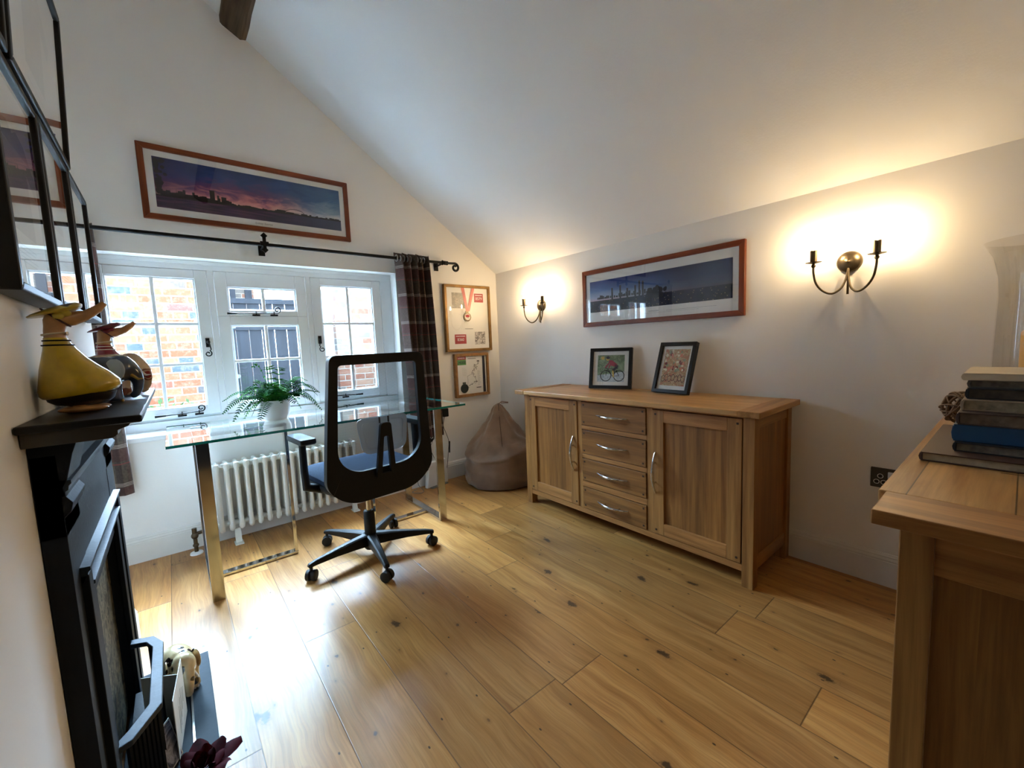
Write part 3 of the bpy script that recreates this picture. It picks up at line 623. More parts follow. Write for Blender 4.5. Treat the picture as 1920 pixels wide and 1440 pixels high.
m = MB(); rb = ys - .004
m.poly([(-.062, rb, .258), (-.030, rb, .258), (.004, rb, .06), (-.020, rb, .06)]); m.poly([(.075, rb - .001, .258), (.045, rb - .001, .258), (-.012, rb - .001, .06), (.014, rb - .001, .06)])
m.build('ribbon', PINKR, p3, keep=True)
m = MB(); m.lathe([(0.0, -.003), (.036, -.003), (.038, 0), (.036, .003), (.0, .003)], (-.012, ys - .007, .012), 28, 'Y'); m.box((-.012, ys - .005, .054), (.026, .005, .016)); m.mat(1); disc(m, (-.012, .012), .027, ys - .0108)
m.mat(2); disc(m, (-.012, .020), .012, ys - .011, 12, 1.9); m.mat(3)
m.build('medal', [BRONZE, WHITE, RED], p3)
p4 = thing('map_frame', 'smaller oak frame with route map and medal, lower of the two by the corner', 'picture', (2.028, YW, 0.868))
ys = frame_parts(p4, 0.352, 0.375, 0.024, 0.035, (OAKF, OAKF), inset=.012)
m = MB(); y = ys - .0012
rect(m, -.150, -.058, .135, .163, y); m.mat(1); rect(m, -.150, -.058, .090, .135, y); m.mat(2); rect(m, .112, .140, -.162, .160, y)
m.mat(3); random.seed(12); px, pz = -.06, -.10
pts = [(-.05, -.10), (-.02, -.085), (.02, -.07), (.045, -.06), (.03, -.03), (.012, -.005), (.004, .03), (.03, .05), (.05, .06), (.02, .08), (.06, .09), (.075, .098)]
for a, b in zip(pts, pts[1:]):
    stroke(m, a, b, .0022, y)
    for k in range(5): t = random.random(); disc(m, (a[0] + (b[0] - a[0]) * t + random.uniform(-.012, .012), a[1] + (b[1] - a[1]) * t + random.uniform(-.012, .012)), random.uniform(.002, .004), y - .0002, 6)
for a, b in (((-.055, -.10), (-.045, -.05)), ((-.045, -.05), (-.05, -.01)), ((-.05, -.01), (.0, .01))): stroke(m, a, b, .0016, y)
rect(m, .055, .08, .112, .122, y); rect(m, .04, .09, -.118, -.112, y); rect(m, -.04, .045, .140, .144, y)
m.mat(4)
for k in range(12): rect(m, .055, .055 + random.uniform(.02, .035), .03 - k * .011, .033 - k * .011, y)
for k in range(6): rect(m, -.10, -.07 + random.uniform(0, .02), .06 - k * .012, .0615 - k * .012, y)
m.build('route_map', [RED, GREEN, NAVY, INK, LINK], p4, keep=True)
text_mesh('24088', 0.036, INK, p4, 'number', (-.104, ys - .002, .112)); text_mesh('LONDON', 0.015, WHITE, p4, 'heading', (-.104, ys - .002, .149))
m = MB(); m.lathe([(0, -.003), (.038, -.003), (.040, 0), (.038, .003), (0, .003)], (-.088, ys - .006, -.112), 28, 'Y'); m.box((-.088, ys - .005, -.066), (.03, .005, .016))
m.build('medal', simple('pewter', (86, 92, 84), 0.4, 0.6), p4, smooth=True)
MB().tube([(.128, ys - .005, -.15), (.128, ys - .005, .15)], .004, 8).build('pen', NAVY, p4, smooth=True)

# the black shirt frames on the chimney breast (wall faces +X: local +Y -> world -X)
SKET = m_painting('pale_shirt_cloth', [(176, 178, 174), (196, 198, 194), (184, 186, 182)], 12)
def black_frame(yc, zc, w, h, label, kind, name='display_frame', lean=0.0):
    r = thing(name, label, 'picture', (XL + h / 2 * math.sin(lean) + .001, yc, zc), 0, 'black framed shirts on the chimney breast', rot=(lean, 0, PI / 2))
    ys = frame_parts(r, w, h, 0.016, 0.040, (BLACKM, BLACKM), inset=.012)
    m = MB(); y = ys - .0012; s = min(w, h)
    bw, bh = s * .22, s * .26
    m.poly([(-bw, y, -bh), (bw, y, -bh), (bw * .95, y, bh * .5), (bw * 1.7, y, bh * .1), (bw * 2.0, y, bh * .5), (bw * 1.0, y, bh * 1.15), (bw * .4, y, bh * 1.25), (0, y, bh * 1.1), (-bw * .4, y, bh * 1.25), (-bw * 1.0, y, bh * 1.15), (-bw * 2.0, y, bh * .5), (-bw * 1.7, y, bh * .1), (-bw * .95, y, bh * .5)])
    m.mat(1)
    for k in range(5):
        zz = -bh - s * .07 - k * s * .022; rect(m, -s * .2 + s * .02 * (k % 2), s * .18 - s * .03 * (k % 3), zz, zz + s * .004, y)
    if kind: m.mat(2); rect(m, -bw * .9, bw * .9, -bh * .1, bh * .12, y - .0003)
    m.build('framed_shirt', [SKET, GINK, simple('maroon_stripe', (110, 50, 52), .7)], r, keep=True)
black_frame(1.202, 1.452, 0.340, 0.415, 'black box frame nearest the camera in the lower row on the chimney breast', 0)
black_frame(1.552, 1.458, 0.340, 0.415, 'black box frame in the middle of the lower row on the chimney breast', 1)
black_frame(1.905, 1.464, 0.340, 0.415, 'black box frame nearest the window in the lower row on the chimney breast', 0)
black_frame(1.500, 1.893, 0.590, 0.420, 'largest black frame, right of the upper row on the chimney breast', 0, lean=.045)
black_frame(0.890, 1.893, 0.590, 0.420, 'black frame at the left photo edge in the upper row on the chimney breast', 0, lean=.045)

# ------------------------------------------------------------------ wall sconces
FILA = m_emit('lit_bulb', (1.0, 0.73, 0.42), BULB)
def sconce(yc, zc, label):
    r = thing('wall_sconce', label, 'wall light', (XR, yc, zc), -PI / 2, 'two-arm bronze wall sconces')
    m = MB(); m.lathe([(0.0, 0), (.046, 0), (.046, -.010), (.040, -.020), (.020, -.026), (.006, -.028), (0.0, -.034)], (0, 0, 0), 28, 'Y')
    m.build('backplate', BRONZE, r, smooth=True)
    for s in (-1, 1):
        c = [(0.0, -.018, -.02), (s * .004, -.03, -.07), (s * .018, -.05, -.115), (s * .045, -.07, -.135), (s * .075, -.085, -.120), (s * .098, -.094, -.085), (s * .107, -.098, -.04), (s * .108, -.098, -.015)]
        pts = []
        for i in range(len(c) - 1):
            p0 = Vector(c[max(i - 1, 0)]); p1_ = Vector(c[i]); p2_ = Vector(c[i + 1]); p3_ = Vector(c[min(i + 2, len(c) - 1)])
            for k in range(5):
                t = k / 5; pts.append(0.5 * ((2 * p1_) + (p2_ - p0) * t + (2 * p0 - 5 * p1_ + 4 * p2_ - p3_) * t * t + (3 * p1_ - p0 - 3 * p2_ + p3_) * t ** 3))
        pts.append(Vector(c[-1])); a = MB().tube(pts, .0045, 10).build('arm', BRONZE, r, smooth=True)
        x, y = s * .108, -.098
        m = MB(); m.ell((x, y, -.008), (.009, .009, .009)); m.lathe([(.004, 0), (.030, .006), (.031, .008), (.012, .006), (.0, .007)], (x, y, 0), 24)
        m.build('drip_pan', BRONZE, a, smooth=True)
        MB().lathe([(.013, .004), (.0135, .058), (.011, .060), (0, .060)], (x, y, 0), 20).build('candle_tube', BRONZE, a, smooth=True)
        MB().lathe([(.008, .060), (.0165, .074), (.0175, .086), (.012, .104), (.004, .118), (.0, .121)], (x, y, 0), 20).build('bulb', VGLASS, a, smooth=True)
        MB().lathe([(.001, .068), (.006, .072), (.0065, .084), (.004, .096), (.001, .100)], (x, y, 0), 14).build('filament', FILA, a, smooth=True)
    m = MB(); m.box((0, -.019, -.075), (.008, .004, .13)); m.build('stem', BRONZE, r)
    return r
sconce(0.505, 1.420, 'two-arm bronze wall sconce nearer the camera, right of the dusk panorama')
sconce(2.470, 1.420, 'two-arm bronze wall sconce near the room corner, left of the dusk panorama')

# socket
so = thing('power_socket', 'dark metal single switched wall socket above the skirting board', 'socket', (XR, 0.359, 0.478), -PI / 2)
MB().box((0, -.004, 0), (0.090, 0.008, 0.088)).build('faceplate', simple('gunmetal', (70, 66, 60), .4, .7), so, bevel=.003)
m = MB(); m.box((.024, -.010, .016), (.022, .006, .030)); m.build('switch', PLAST, so, bevel=.002)
m = MB()
for (a, b, w, h) in ((-.012, .008, .006, .012), (-.024, -.018, .012, .006), (.000, -.018, .012, .006)): m.box((a, -.0085, b), (w, .003, h))
m.build('pin_holes', RUB, so)
m = MB()
for (a, b) in ((-.012, .008), (-.024, -.018), (.000, -.018)): m.lathe([(.008, -.0082), (.0095, -.0088), (.0105, -.0082)], (a, 0, b), 18, 'Y', cap=False)
m.build('hole_surround', PLAST, so)

# ------------------------------------------------------------------ sideboard
sb = thing('sideboard', 'long oak sideboard with two doors and four drawers against the right wall', 'sideboard')
X0, X1, Y0, Y1 = 1.885, 2.325, 0.705, 2.195
m = MB(); m.bb(1.845, 2.328, 0.760, 2.155, 0.776, 0.800); m.build('worktop', OAKT, sb, bevel=.003)
for a, b in ((0.672, 0.760), (2.155, 2.245)): MB().bb(1.842, 2.328, a, b, 0.774, 0.801).build('breadboard_end', OAKX, sb, bevel=.003)
for x in (X0, X1 - .05):
    for y in (Y0, Y1 - .048): MB().bb(x, x + .05, y, y + .048, 0, 0.775).build('leg', OAKV, sb, bevel=.002)
m = MB(); m.bb(X0 + .02, X1 - .01, Y0 + .045, Y1 - .045, 0.085, 0.100)
m.bb(X0 + .02, X1 - .01, Y0 + .046, Y1 - .046, 0.750, 0.774); m.bb(X1 - .02, X1 - .006, Y0 + .045, Y1 - .045, 0.09, .76)
for y in (1.2115, 1.6915): m.bb(X0 + .004, X1 - .02, y - .0165, y + .0165, 0.10, 0.765)
m.build('carcass', OAKV, sb)
m = MB(); m.bb(X0 + .002, X0 + .03, Y0 + .048, Y1 - .048, 0.070, 0.102); m.bb(X0 + .002, X0 + .03, Y0 + .048, Y1 - .048, 0.764, 0.775)
for z0, z1 in ((.592, .617), (.417, .443), (.240, .274)): m.bb(X0 + .003, X0 + .03, 1.228, 1.675, z0, z1)
m.build('front_rails', OAKY, sb, bevel=.0015)
for y0, side in ((Y0 + .012, 0), (Y1 - .024, 1)):
    MB().bb(X0 + .05, X1 - .05, y0, y0 + .012, 0.13, 0.74).build('side_panel', OAKPX, sb)
    for z0, z1 in ((.075, .135), (.715, .775)): MB().bb(X0 + .05, X1 - .05, y0 - .006, y0 + .018, z0, z1).build('side_rail', OAKX, sb, bevel=.0015)
def bow_handle(parent, c, L, vertical):
    m = MB(); pts = []; rs = []
    for k in range(17):
        t = k / 16 * 2 - 1; d = .030 * (1 - t * t) + .002; a = t * L / 2
        pts.append((c[0] - d, c[1], c[2] + a) if vertical else (c[0] - d, c[1] + a, c[2])); rs.append(.0035 + .005 * (1 - abs(t)) ** .8)
    m.tube(pts, rs, 12)
    for t in (-.48, .48):
        q = (c[0] - .022, c[1], c[2] + t * L / 2) if vertical else (c[0] - .022, c[1] + t * L / 2, c[2]); m.tube([q, (c[0] + .001, q[1], q[2])], .0045, 8)
    return m.build('handle', CHROME, parent, smooth=True)
def pegs(m, pts, x):
    for y, z in pts: m.box((x, y, z), (.003, .009, .009))
def door(parent, y0, y1, hy, name='door'):
    z0, z1, st = 0.106, 0.760, .062; xf = X0 - .002
    d = MB().bb(xf + .012, xf + .022, y0 + st - .01, y1 - st + .01, z0 + st - .01, z1 - st + .01).build(name, OAKPV, parent)
    for a, b in ((y0, y0 + st), (y1 - st, y1)): MB().bb(xf, xf + .022, a, b, z0, z1).build('stile', OAKV, d, bevel=.002)
    for a, b in ((z0, z0 + st), (z1 - st, z1)): MB().bb(xf, xf + .022, y0 + st, y1 - st, a, b).build('rail', OAKY, d, bevel=.002)
    m = MB(); pegs(m, [(y0 + .018, z0 + .022), (y1 - .018, z0 + .022), (y0 + .018, z1 - .022), (y1 - .018, z1 - .022)], xf - .0003); m.build('pegs', PEG, d)
    bow_handle(d, (xf, hy, .432), .215, True)
    return d
door(sb, 0.757, 1.192, 1.176); door(sb, 1.708, 2.144, 1.742)
for z0, z1 in ((.6205, .7605), (.4465, .5885), (.2775, .4135), (.1055, .2365)):
    d = MB().bb(X0 - .002, X0 + .02, 1.2315, 1.6715, z0, z1).build('drawer', OAKD, sb, bevel=.002)
    m = MB(); pegs(m, [(1.249, z0 + .018), (1.654, z0 + .018), (1.249, z1 - .018), (1.654, z1 - .018)], X0 - .0023); m.build('pegs', PEG, d)
    bow_handle(d, (X0 - .002, 1.452, (z0 + z1) / 2), .21, False)

# two small frames standing on it
def standing(name, label, loc, rotz, w, h, art, lean=0.16, fwid=.016):
    r = thing(name, label, 'picture', loc, 0, 'small black photo frames on the sideboard', rot=(-lean, 0, rotz))
    hold = bpy.data.objects.new
    root = r
    for (x0, x1, z0, z1) in ((-w / 2, w / 2, h - fwid, h), (-w / 2, w / 2, 0, fwid), (-w / 2, -w / 2 + fwid, fwid, h - fwid), (w / 2 - fwid, w / 2, fwid, h - fwid)):
        MB().bb(x0, x1, -.028, 0, z0, z1).build('frame_rail', BLACKM, root, bevel=.0012)
    MB().bb(-w / 2 + fwid * .8, w / 2 - fwid * .8, -.012, -.002, fwid * .8, h - fwid * .8).build('mount', MAT, root)
    MB().bb(-w / 2 + fwid, w / 2 - fwid, -.023, -.021, fwid, h - fwid).build('glass', PGLASS, root)
    m = MB(); q = math.tan(lean + .28)
    m.prism([(0, h * .62), (0, h * .50), (h * .38, h * .38 * math.tan(lean)), (h * .38 + .004, h * .38 * math.tan(lean) + .012)], 'X', -.02, .02); m.build('strut', BLACKM, root)
    art(root, w, h, -.0132); return r
def art_cyclist(root, w, h, y):
    hw, hh, c = w * .32, h * .33, h / 2; m = MB(); m.poly([(-hw, y, c - hh), (hw, y, c - hh), (hw, y, c + hh), (-hw, y, c + hh)])
    m.mat(1); y2 = y - .0004; m.poly([(-hw, y2, c - hh), (hw, y2, c - hh), (hw, y2, c - .02), (0, y2, c - .035), (-hw, y2, c - .045)])
    m.mat(3); disc(m, (-hw * .62, c + hh * .78), .012, y2)
    m.mat(2); y3 = y - .0008; wz = c - hh * .55; r = hh * .42
    for cx in (-hw * .35, hw * .62): disc(m, (cx, wz), r, y3, 22, 1, r * .86)
    A, B, S_, H_, P_ = (-hw * .35, wz), (hw * .62, wz), (hw * .34, c - hh * .02), (-hw * .22, c - hh * .02), (hw * .14, wz - .002)
    for a, b in ((A, H_), (H_, S_), (S_, P_), (P_, H_), (P_, B), (S_, B)): stroke(m, a, b, .0035, y3)
    stroke(m, H_, (-hw * .42, c + .002), .004, y3)
    m.mat(4); y4 = y - .0012   # jersey and arms
    m.poly([(-hw * .18, y4, c + hh * .62), (hw * .10, y4, c + hh * .60), (hw * .50, y4, c + hh * .28), (hw * .40, y4, c + hh * .10), (-hw * .02, y4, c + hh * .22)])
    stroke(m, (-hw * .10, c + hh * .45), (-hw * .40, c + hh * .05), .009, y4); stroke(m, (hw * .02, c + hh * .40), (-hw * .15, c + hh * .02), .009, y4)
    m.mat(5); m.poly([(hw * .30, y4, c + hh * .32), (hw * .55, y4, c + hh * .22), (hw * .50, y4, c - .004), (hw * .30, y4, c)])
    stroke(m, (hw * .40, c + .004), (hw * .14, c - hh * .15), .012, y4)
    m.mat(3); stroke(m, (hw * .16, c - hh * .1), (hw * .22, wz - hh * .1), .010, y4); disc(m, (-hw * .24, c + hh * .70), .011, y4); m.mat(5); disc(m, (-hw * .22, c + hh * .80), .010, y4 - .0002, 16, 1.2)
    m.build('cyclist_print', [m_painting('painted_hills', [(60, 84, 66), (150, 172, 140), (96, 120, 96), (214, 214, 180)], 28), m_painting('painted_road', [(92, 120, 140), (206, 216, 220), (120, 150, 165)], 34), INK, simple('ochre_paint', (214, 186, 96), .6), simple('crimson_paint', (168, 44, 74), .6), NAVY], root, keep=True)
def art_peloton(root, w, h, y):
    hw, hh, c = w * .34, h * .36, h / 2 + .003; m = MB(); m.poly([(-hw, y, c - hh), (hw, y, c - hh), (hw, y, c + hh), (-hw, y, c + hh)]); random.seed(9)
    for k in range(48):
        m.mat(1 + k % 4); disc(m, (random.uniform(-hw + .012, hw - .012), c + random.uniform(-.2, .9) * hh), random.uniform(.005, .011), y - .0003 - .0001 * (k % 5), 9, random.uniform(.6, 1.3))
    m.mat(5)
    for k in range(7): disc(m, (-hw * .8 + k * hw * .27, c - hh * .62 + .006 * (k % 2)), .020, y - .0010 - .0001 * k, 20, .6, .0165)
    m.build('riders_print', [m_painting('peloton_paint', [(120, 90, 66), (226, 200, 160), (176, 150, 110), (206, 120, 96), (150, 160, 120)], 40, 2.5), simple('coral_paint', (222, 138, 112), .6), simple('cream_paint', (236, 226, 196), .6), simple('sage_paint', (150, 160, 128), .6), simple('wine_paint', (130, 52, 48), .6), simple('umber_paint', (70, 44, 36), .6)], root, keep=True)
standing('framed_photo', 'square black frame with a painted lone cyclist, left on the sideboard', (2.218, 1.710, 0.8017), -1.22, .280, .268, art_cyclist, .20, .021)
standing('framed_photo', 'tilted upright black frame with painted cycling pack, right on the sideboard', (2.190, 1.265, 0.8017), -1.66, .232, .300, art_peloton, .33, .020)

# ------------------------------------------------------------------ beanbag
def beanbag():
    r = thing('beanbag', 'taupe suede beanbag slumped in the room corner beside the sideboard', 'beanbag', (2.045, 2.700, 0))
    bm = bmesh.new(); N, Mm = 96, 64; rows = []; random.seed(2)
    prof = [(0, 0.0, .0), (.02, .24, .0), (.06, .285, .012), (.16, .300, .06), (.30, .300, .14), (.42, .285, .235), (.50, .265, .285), (.58, .235, .33), (.70, .175, .40), (.80, .115, .48), (.90, .062, .56), (.97, .035, .61), (1.0, .010, .63)]
    def P(t):
        for (a, r0, z0), (b, r1, z1) in zip(prof, prof[1:]):
            if t <= b: k = (t - a) / (b - a); k2 = k * k * (3 - 2 * k) * .4 + k * .6; return r0 + (r1 - r0) * k2, z0 + (z1 - z0) * k2
        return prof[-1][1:]
    for j in range(1, Mm + 1):
        t = j / Mm; rr, z = P(t); row = []
        for i in range(N):
            a = 2 * PI * i / N; f = max(0, (t - .45) / .55); up_ = min(1, f * 2)
            fold = .10 * up_ * math.sin(3 * a + 2.2) * (1 - .3 * f) + .06 * up_ * math.sin(5 * a + 1 + 3 * t) + .012 * math.sin(9 * a + 20 * t) + (.010 * math.sin(2 * a + 60 * z) if t < .45 else 0)
            dent = -.16 * math.exp(-((math.atan2(math.sin(a - 4.1), math.cos(a - 4.1)) / .55) ** 2)) * math.sin(PI * min(1, f)) if f > 0 else 0
            rim = .035 * math.exp(-((t - .46) / .035) ** 2) * (1 + .5 * math.sin(2 * a + 1))
            q = rr * (1 + fold + dent * 1.2) + rim * .5
            lean = f ** 1.3; zz = z - .03 * math.sin(a * 2 + 1) * math.exp(-((t - .5) / .12) ** 2)
            row.append(bm.verts.new((q * math.cos(a) + .055 * lean, q * math.sin(a) + .085 * lean, zz)))
        rows.append(row)
    for A, B in zip(rows, rows[1:]):
        for k in range(N): f = bm.faces.new([A[k], A[(k + 1) % N], B[(k + 1) % N], B[k]]); f.smooth = True
    bm.faces.new(rows[0][::-1]); bm.faces.new(rows[-1])
    bmesh.ops.recalc_face_normals(bm, faces=bm.faces); me = bpy.data.meshes.new('bag'); bm.to_mesh(me)
    seamA = [rows[j][int(N * .66)].co.copy() for j in range(30, Mm)]; seamB = [rows[28][k].co.copy() for k in range(0, N)] ; bm.free()
    me.materials.append(BEAN); o = bpy.data.objects.new('bag', me); COL.objects.link(o); o.parent = r
    tx = bpy.data.textures.new('crumple', 'CLOUDS'); tx.noise_scale = .09; dm = o.modifiers.new('crumple', 'DISPLACE'); dm.texture = tx; dm.strength = .022; dm.mid_level = .5
    MB().tube(seamA, .0026, 6).build('seam', SEAM, r, smooth=True)
    MB().tube([(.05, .085, .62), (.075, .06, .645), (.12, .03, .636), (.125, .035, .630), (.075, .075, .632)], .006, 8, flat=.4).build('loop_handle', BEAN, r, smooth=True)
beanbag()

# ------------------------------------------------------------------ radiator
def radiator():
    x0, n, dx = 0.145, 17, 0.0495; y = 2.975
    r = thing('radiator', 'cream cast column radiator on the window wall under the desk', 'radiator', (x0, y, 0))
    for k in range(n):
        m = MB(); xx = k * dx
        for dy in (-.040, 0, .040):
            pr = [(.004, .085), (.013, .092), (.0155, .110), (.0125, .135), (.0125, .45), (.0155, .475), (.013, .492), (.004, .498)]
            m.lathe(pr, (xx, dy, 0), 12)
        for z in (.115, .470): m.box((xx, 0, z), (.024, .10, .028)); m.lathe([(.016, -dx / 2), (.020, -.012), (.020, .012), (.016, dx / 2)], (xx, 0, z), 14, 'X')
        m.build('column', RADW, r, smooth=True, bevel=0)
    for k in (1, n - 2):
        xx = k * dx + dx / 2; m = MB(); m.prism([(-.05, .0), (-.025, .0), (-.018, .09), (-.034, .09)], 'X', xx - .016, xx + .016); m.box((xx, -.045, .004), (.045, .07, .008)); m.build('foot', RADW, r, bevel=.003)
    m = MB(); m.lathe([(.020, -.025), (.020, -.045), (.012, -.047), (.012, -.065), (.007, -.067), (.006, -.078)], (0, 0, .470), 10, 'X'); m.build('bleed_plug', RADW, r, smooth=True)
    m = MB(); m.tube([(-.02, 0, .115), (-.060, 0, .115)], .012, 10); m.tube([(-.13, -.02, .0), (-.13, -.02, .10)], .010, 10); m.ell((-.13, -.02, .105), (.018, .018, .020)); m.tube([(-.13, -.02, .115), (-.06, 0, .115)], .010, 10); m.tube([(-.13, -.02, .12), (-.13, -.02, .150)], .012, 10); m.ell((-.13, -.02, .05), (.015, .015, .012))
    m.build('valve', BRONZE, r, smooth=True)
    m = MB(); m.lathe([(.010, .0), (.032, .0), (.030, .008), (.012, .012)], (-.13, -.02, 0), 20); m.build('pipe_collar', PLAST, r, smooth=True)
    m = MB(); xx = (n - 1) * dx; m.tube([(xx, 0, .115), (xx + .07, 0, .115), (xx + .075, -.01, .09), (xx + .075, -.01, 0)], .010, 10); m.build('pipe', RADW, r, smooth=True)
radiator()

# ------------------------------------------------------------------ glass desk
dk = thing('glass_desk', 'clear glass topped desk on chrome legs in front of the window', 'desk')
m = MB(); z0, z1 = .745, .757; a, b, c, d = -.050, 1.430, 2.243, 2.905
m.mat(0).poly([(a, c, z1), (b, c, z1), (b, d, z1), (a, d, z1)]).poly([(a, c, z0), (a, d, z0), (b, d, z0), (b, c, z0)])
m.mat(1).poly([(a, c, z0), (b, c, z0), (b, c, z1), (a, c, z1)]).poly([(b, c, z0), (b, d, z0), (b, d, z1), (b, c, z1)]).poly([(b, d, z0), (a, d, z0), (a, d, z1), (b, d, z1)]).poly([(a, d, z0), (a, c, z0), (a, c, z1), (a, d, z1)])
m.build('glass_top', [DGLASS, DEDGE], dk, keep=True)
for xc, s in ((.073, 1), (1.281, -1)):
    ya, yb, w, t = 2.292, 2.860, .050, .016
    if s < 0: ya = 2.340
    m = MB(); x0, x1 = xc - w / 2, xc + w / 2
    m.bb(x0, x1, ya, ya + t, 0, .744); m.bb(x0, x1, yb - t, yb, 0, .744); m.bb(x0, x1, ya + t, yb - t, 0, t); m.bb(x0, x1, ya + t, yb - t, .744 - t, .744)
    m.build('leg_frame', CHROME, dk, bevel=.0015)
    m = MB(); xe = xc + s * .385; ym = 2.555; u0, u1 = sorted((xc + s * w / 2, xe))
    m.bb(u0, u1, ym - .022, ym + .022, 0, t); m.bb(u0, u1, ym - .022, ym + .022, .744 - t, .744); v0, v1 = sorted((xe, xe - s * t)); m.bb(v0, v1, ym - .022, ym + .022, t, .744 - t)
    m.build('leg_frame', CHROME, dk, bevel=.0015)

# ------------------------------------------------------------------ fern
fe = thing('potted_fern', 'green fern in white ceramic pot on the glass desk', 'plant', (.432, 2.640, .7572))
m = MB(); m.lathe([(.0, .0), (.052, .0), (.060, .004), (.069, .030), (.072, .060), (.072, .108), (.0695, .110), (.067, .106), (.067, .092), (0, .092)], n=40); m.build('pot', POT, fe, smooth=True)
MB().lathe([(.066, .090), (.03, .098), (.0, .10)], n=20).build('soil', SOIL, fe)
m = MB(); random.seed(4)
def frond(m, az, L, rise, droop, mi):
    m.mat(mi); pts = []; d = Vector((math.cos(az), math.sin(az), 0)); n = max(9, int(L / .0105))
    for k in range(n + 1):
        t = k / n; pts.append(Vector((d.x * .01, d.y * .01, .095)) + d * (L * t * (1 - .15 * t)) + Vector((0, 0, rise * math.sin(min(1, t * 1.1) * PI * .62) - droop * t * t)))
    pts = [Vector((p.x, p.y, max(p.z, .03))) for p in pts]
    m.tube(pts, [.0014 * (1 - .7 * k / n) + .0004 for k in range(n + 1)], 4)
    side0 = Vector((-d.y, d.x, 0)); tw = random.uniform(-.5, .5)
    for k in range(2, n + 1):
        t = k / n; p = pts[k]; tan = (pts[min(k + 1, n)] - pts[k - 1]).normalized(); sd = (side0 * math.cos(tw) + tan.cross(side0) * math.sin(tw)).normalized(); nrm = sd.cross(tan)
        ln = .030 * math.sin(PI * min(1, (t * .92 + .06))) ** .7 + .004
        for s in (-1, 1):
            q = sd * s * ln + tan * ln * .25 - Vector((0, 0, .10 * ln)); wv = tan * .0034
            a = p - wv * .7; b = p + wv * .7; m.face([m.bm.verts.new(v) for v in (a, p + q * .5 - wv + nrm * .001, p + q, p + q * .5 + wv + nrm * .001, b)])
for k in range(48):
    az = k * 2.39996 + random.uniform(-.2, .2); big = random.random()
    back = math.sin(az) > .3      # towards the window, the desk edge
    frond(m, az, random.uniform(.12, .25) * (0.75 if back else 1), random.uniform(.03, .15), random.uniform(.02, .12), 0 if random.random() < .65 else 1)
for az, L, ri, dr in ((math.radians(185), .28, .08, .10), (math.radians(200), .25, .10, .16), (math.radians(5), .27, .12, .08), (math.radians(-12), .26, .08, .14), (math.radians(160), .10, .22, 0), (math.radians(40), .09, .19, 0), (math.radians(100), .05, .20, 0), (math.radians(235), .20, .04, .12), (math.radians(172), .27, .10, .06), (math.radians(20), .24, .14, .07)):
    frond(m, az, L, ri, dr, 1 if dr == 0 else 0)
m.build('foliage', [LEAF, LEAF2], fe, keep=True)

# ------------------------------------------------------------------ office chair
ch = thing('office_chair', 'black mesh-backed swivel office chair with blue seat at the glass desk', 'chair', (.765, 2.235, 0), math.radians(5.5))
angs = [190, 262, 334, 46, 118]
MESHM = NT('black_chair_mesh')
q = MESHM; o_, s_ = q.xyz()
wx = q.math('SINE', q.math('MULTIPLY', s_[0], 2600.0)); wz = q.math('SINE', q.math('MULTIPLY', q.math('ADD', s_[2], q.math('MULTIPLY', s_[0], .25)), 1500.0))
al = q.math('MULTIPLY_ADD', q.math('GREATER_THAN', wz, 0.1), 0.26, 0.42)
q.set(q.out.inputs[0], q.n('MixShader', {0: al, 1: q.n('BsdfTransparent').outputs[0], 2: q.n('BsdfDiffuse', {0: (.012, .013, .018, 1)}).outputs[0]}))
MESHM = q.m
q = NT('clear_lumbar_plastic'); q.base(hexc(150, 166, 178), .25); q.set(q.out.inputs[0], q.n('MixShader', {0: .62, 1: q.n('BsdfTransparent').outputs[0], 2: q.b.outputs[0]})); LUMB = q.m
hub = MB(); hub.lathe([(.0, .035), (.030, .035), (.044, .055), (.046, .10), (.038, .118), (.0, .118)], n=28); hub = hub.build('base_hub', BLACK, ch, smooth=True)
for a in angs:
    a = math.radians(a - 5.5); d = Vector((math.cos(a), math.sin(a), 0)); n_ = Vector((-d.y, d.x, 0)); m = MB(); rings = []
    for t, w, zt, zb in ((.03, .026, .122, .060), (.10, .022, .118, .066), (.20, .018, .108, .072), (.30, .0145, .096, .072), (.335, .0135, .088, .070), (.342, .010, .082, .072)):
        c = d * t; rings.append([m.bm.verts.new(c + n_ * w * u + Vector((0, 0, z))) for u, z in ((-1, zb), (1, zb), (1, zt - .006), (.6, zt), (-.6, zt), (-1, zt - .006))])
    m.rings(rings); leg = m.build('base_arm', BLACK, ch, bevel=.002)
    cx = d * .328; w2 = Rz(a + .7); m = MB()
    for s in (-1, 1):
        off = w2 @ Vector((0, s * .014, 0)); ax = (w2 @ Vector((0, 1, 0))); u = w2 @ Vector((1, 0, 0)); its = []
        for h, rr in ((-.010, .021), (-.008, .0265), (.008, .0265), (.010, .021)): its.append((cx + off + ax * h + Vector((0, 0, .0268)), u * rr, Vector((0, 0, rr))))
        m.sweep(its, 20)
    m.tube([cx + Vector((0, 0, .028)), cx + Vector((0, 0, .075))], .008, 8); m.build('caster', RUB, ch, smooth=True)
MB().lathe([(.030, .11), (.029, .245), (.024, .25)], n=22).build('gas_sleeve', BLACK, ch, smooth=True)
MB().lathe([(.0145, .24), (.0145, .40)], n=18).build('gas_lift', CHROME, ch, smooth=True)
MB().bb(-.10, .10, -.14, .12, .375, .425).build('tilt_mechanism', BLACK, ch, bevel=.02, seg=3)
ol = rpoly([(-.255, -.195), (.255, -.195), (.262, .265), (-.262, .265)], [.10, .10, .09, .09], 8)
m = MB(); rg = []
for sc, z in ((.90, .420), (.985, .435), (1.0, .452), (.99, .462)): rg.append([m.bm.verts.new((x * sc, y * sc, z)) for x, y in ol])
m.rings(rg); m.build('seat_shell', BLACK, ch, smooth=True)
m = MB(); rg = []
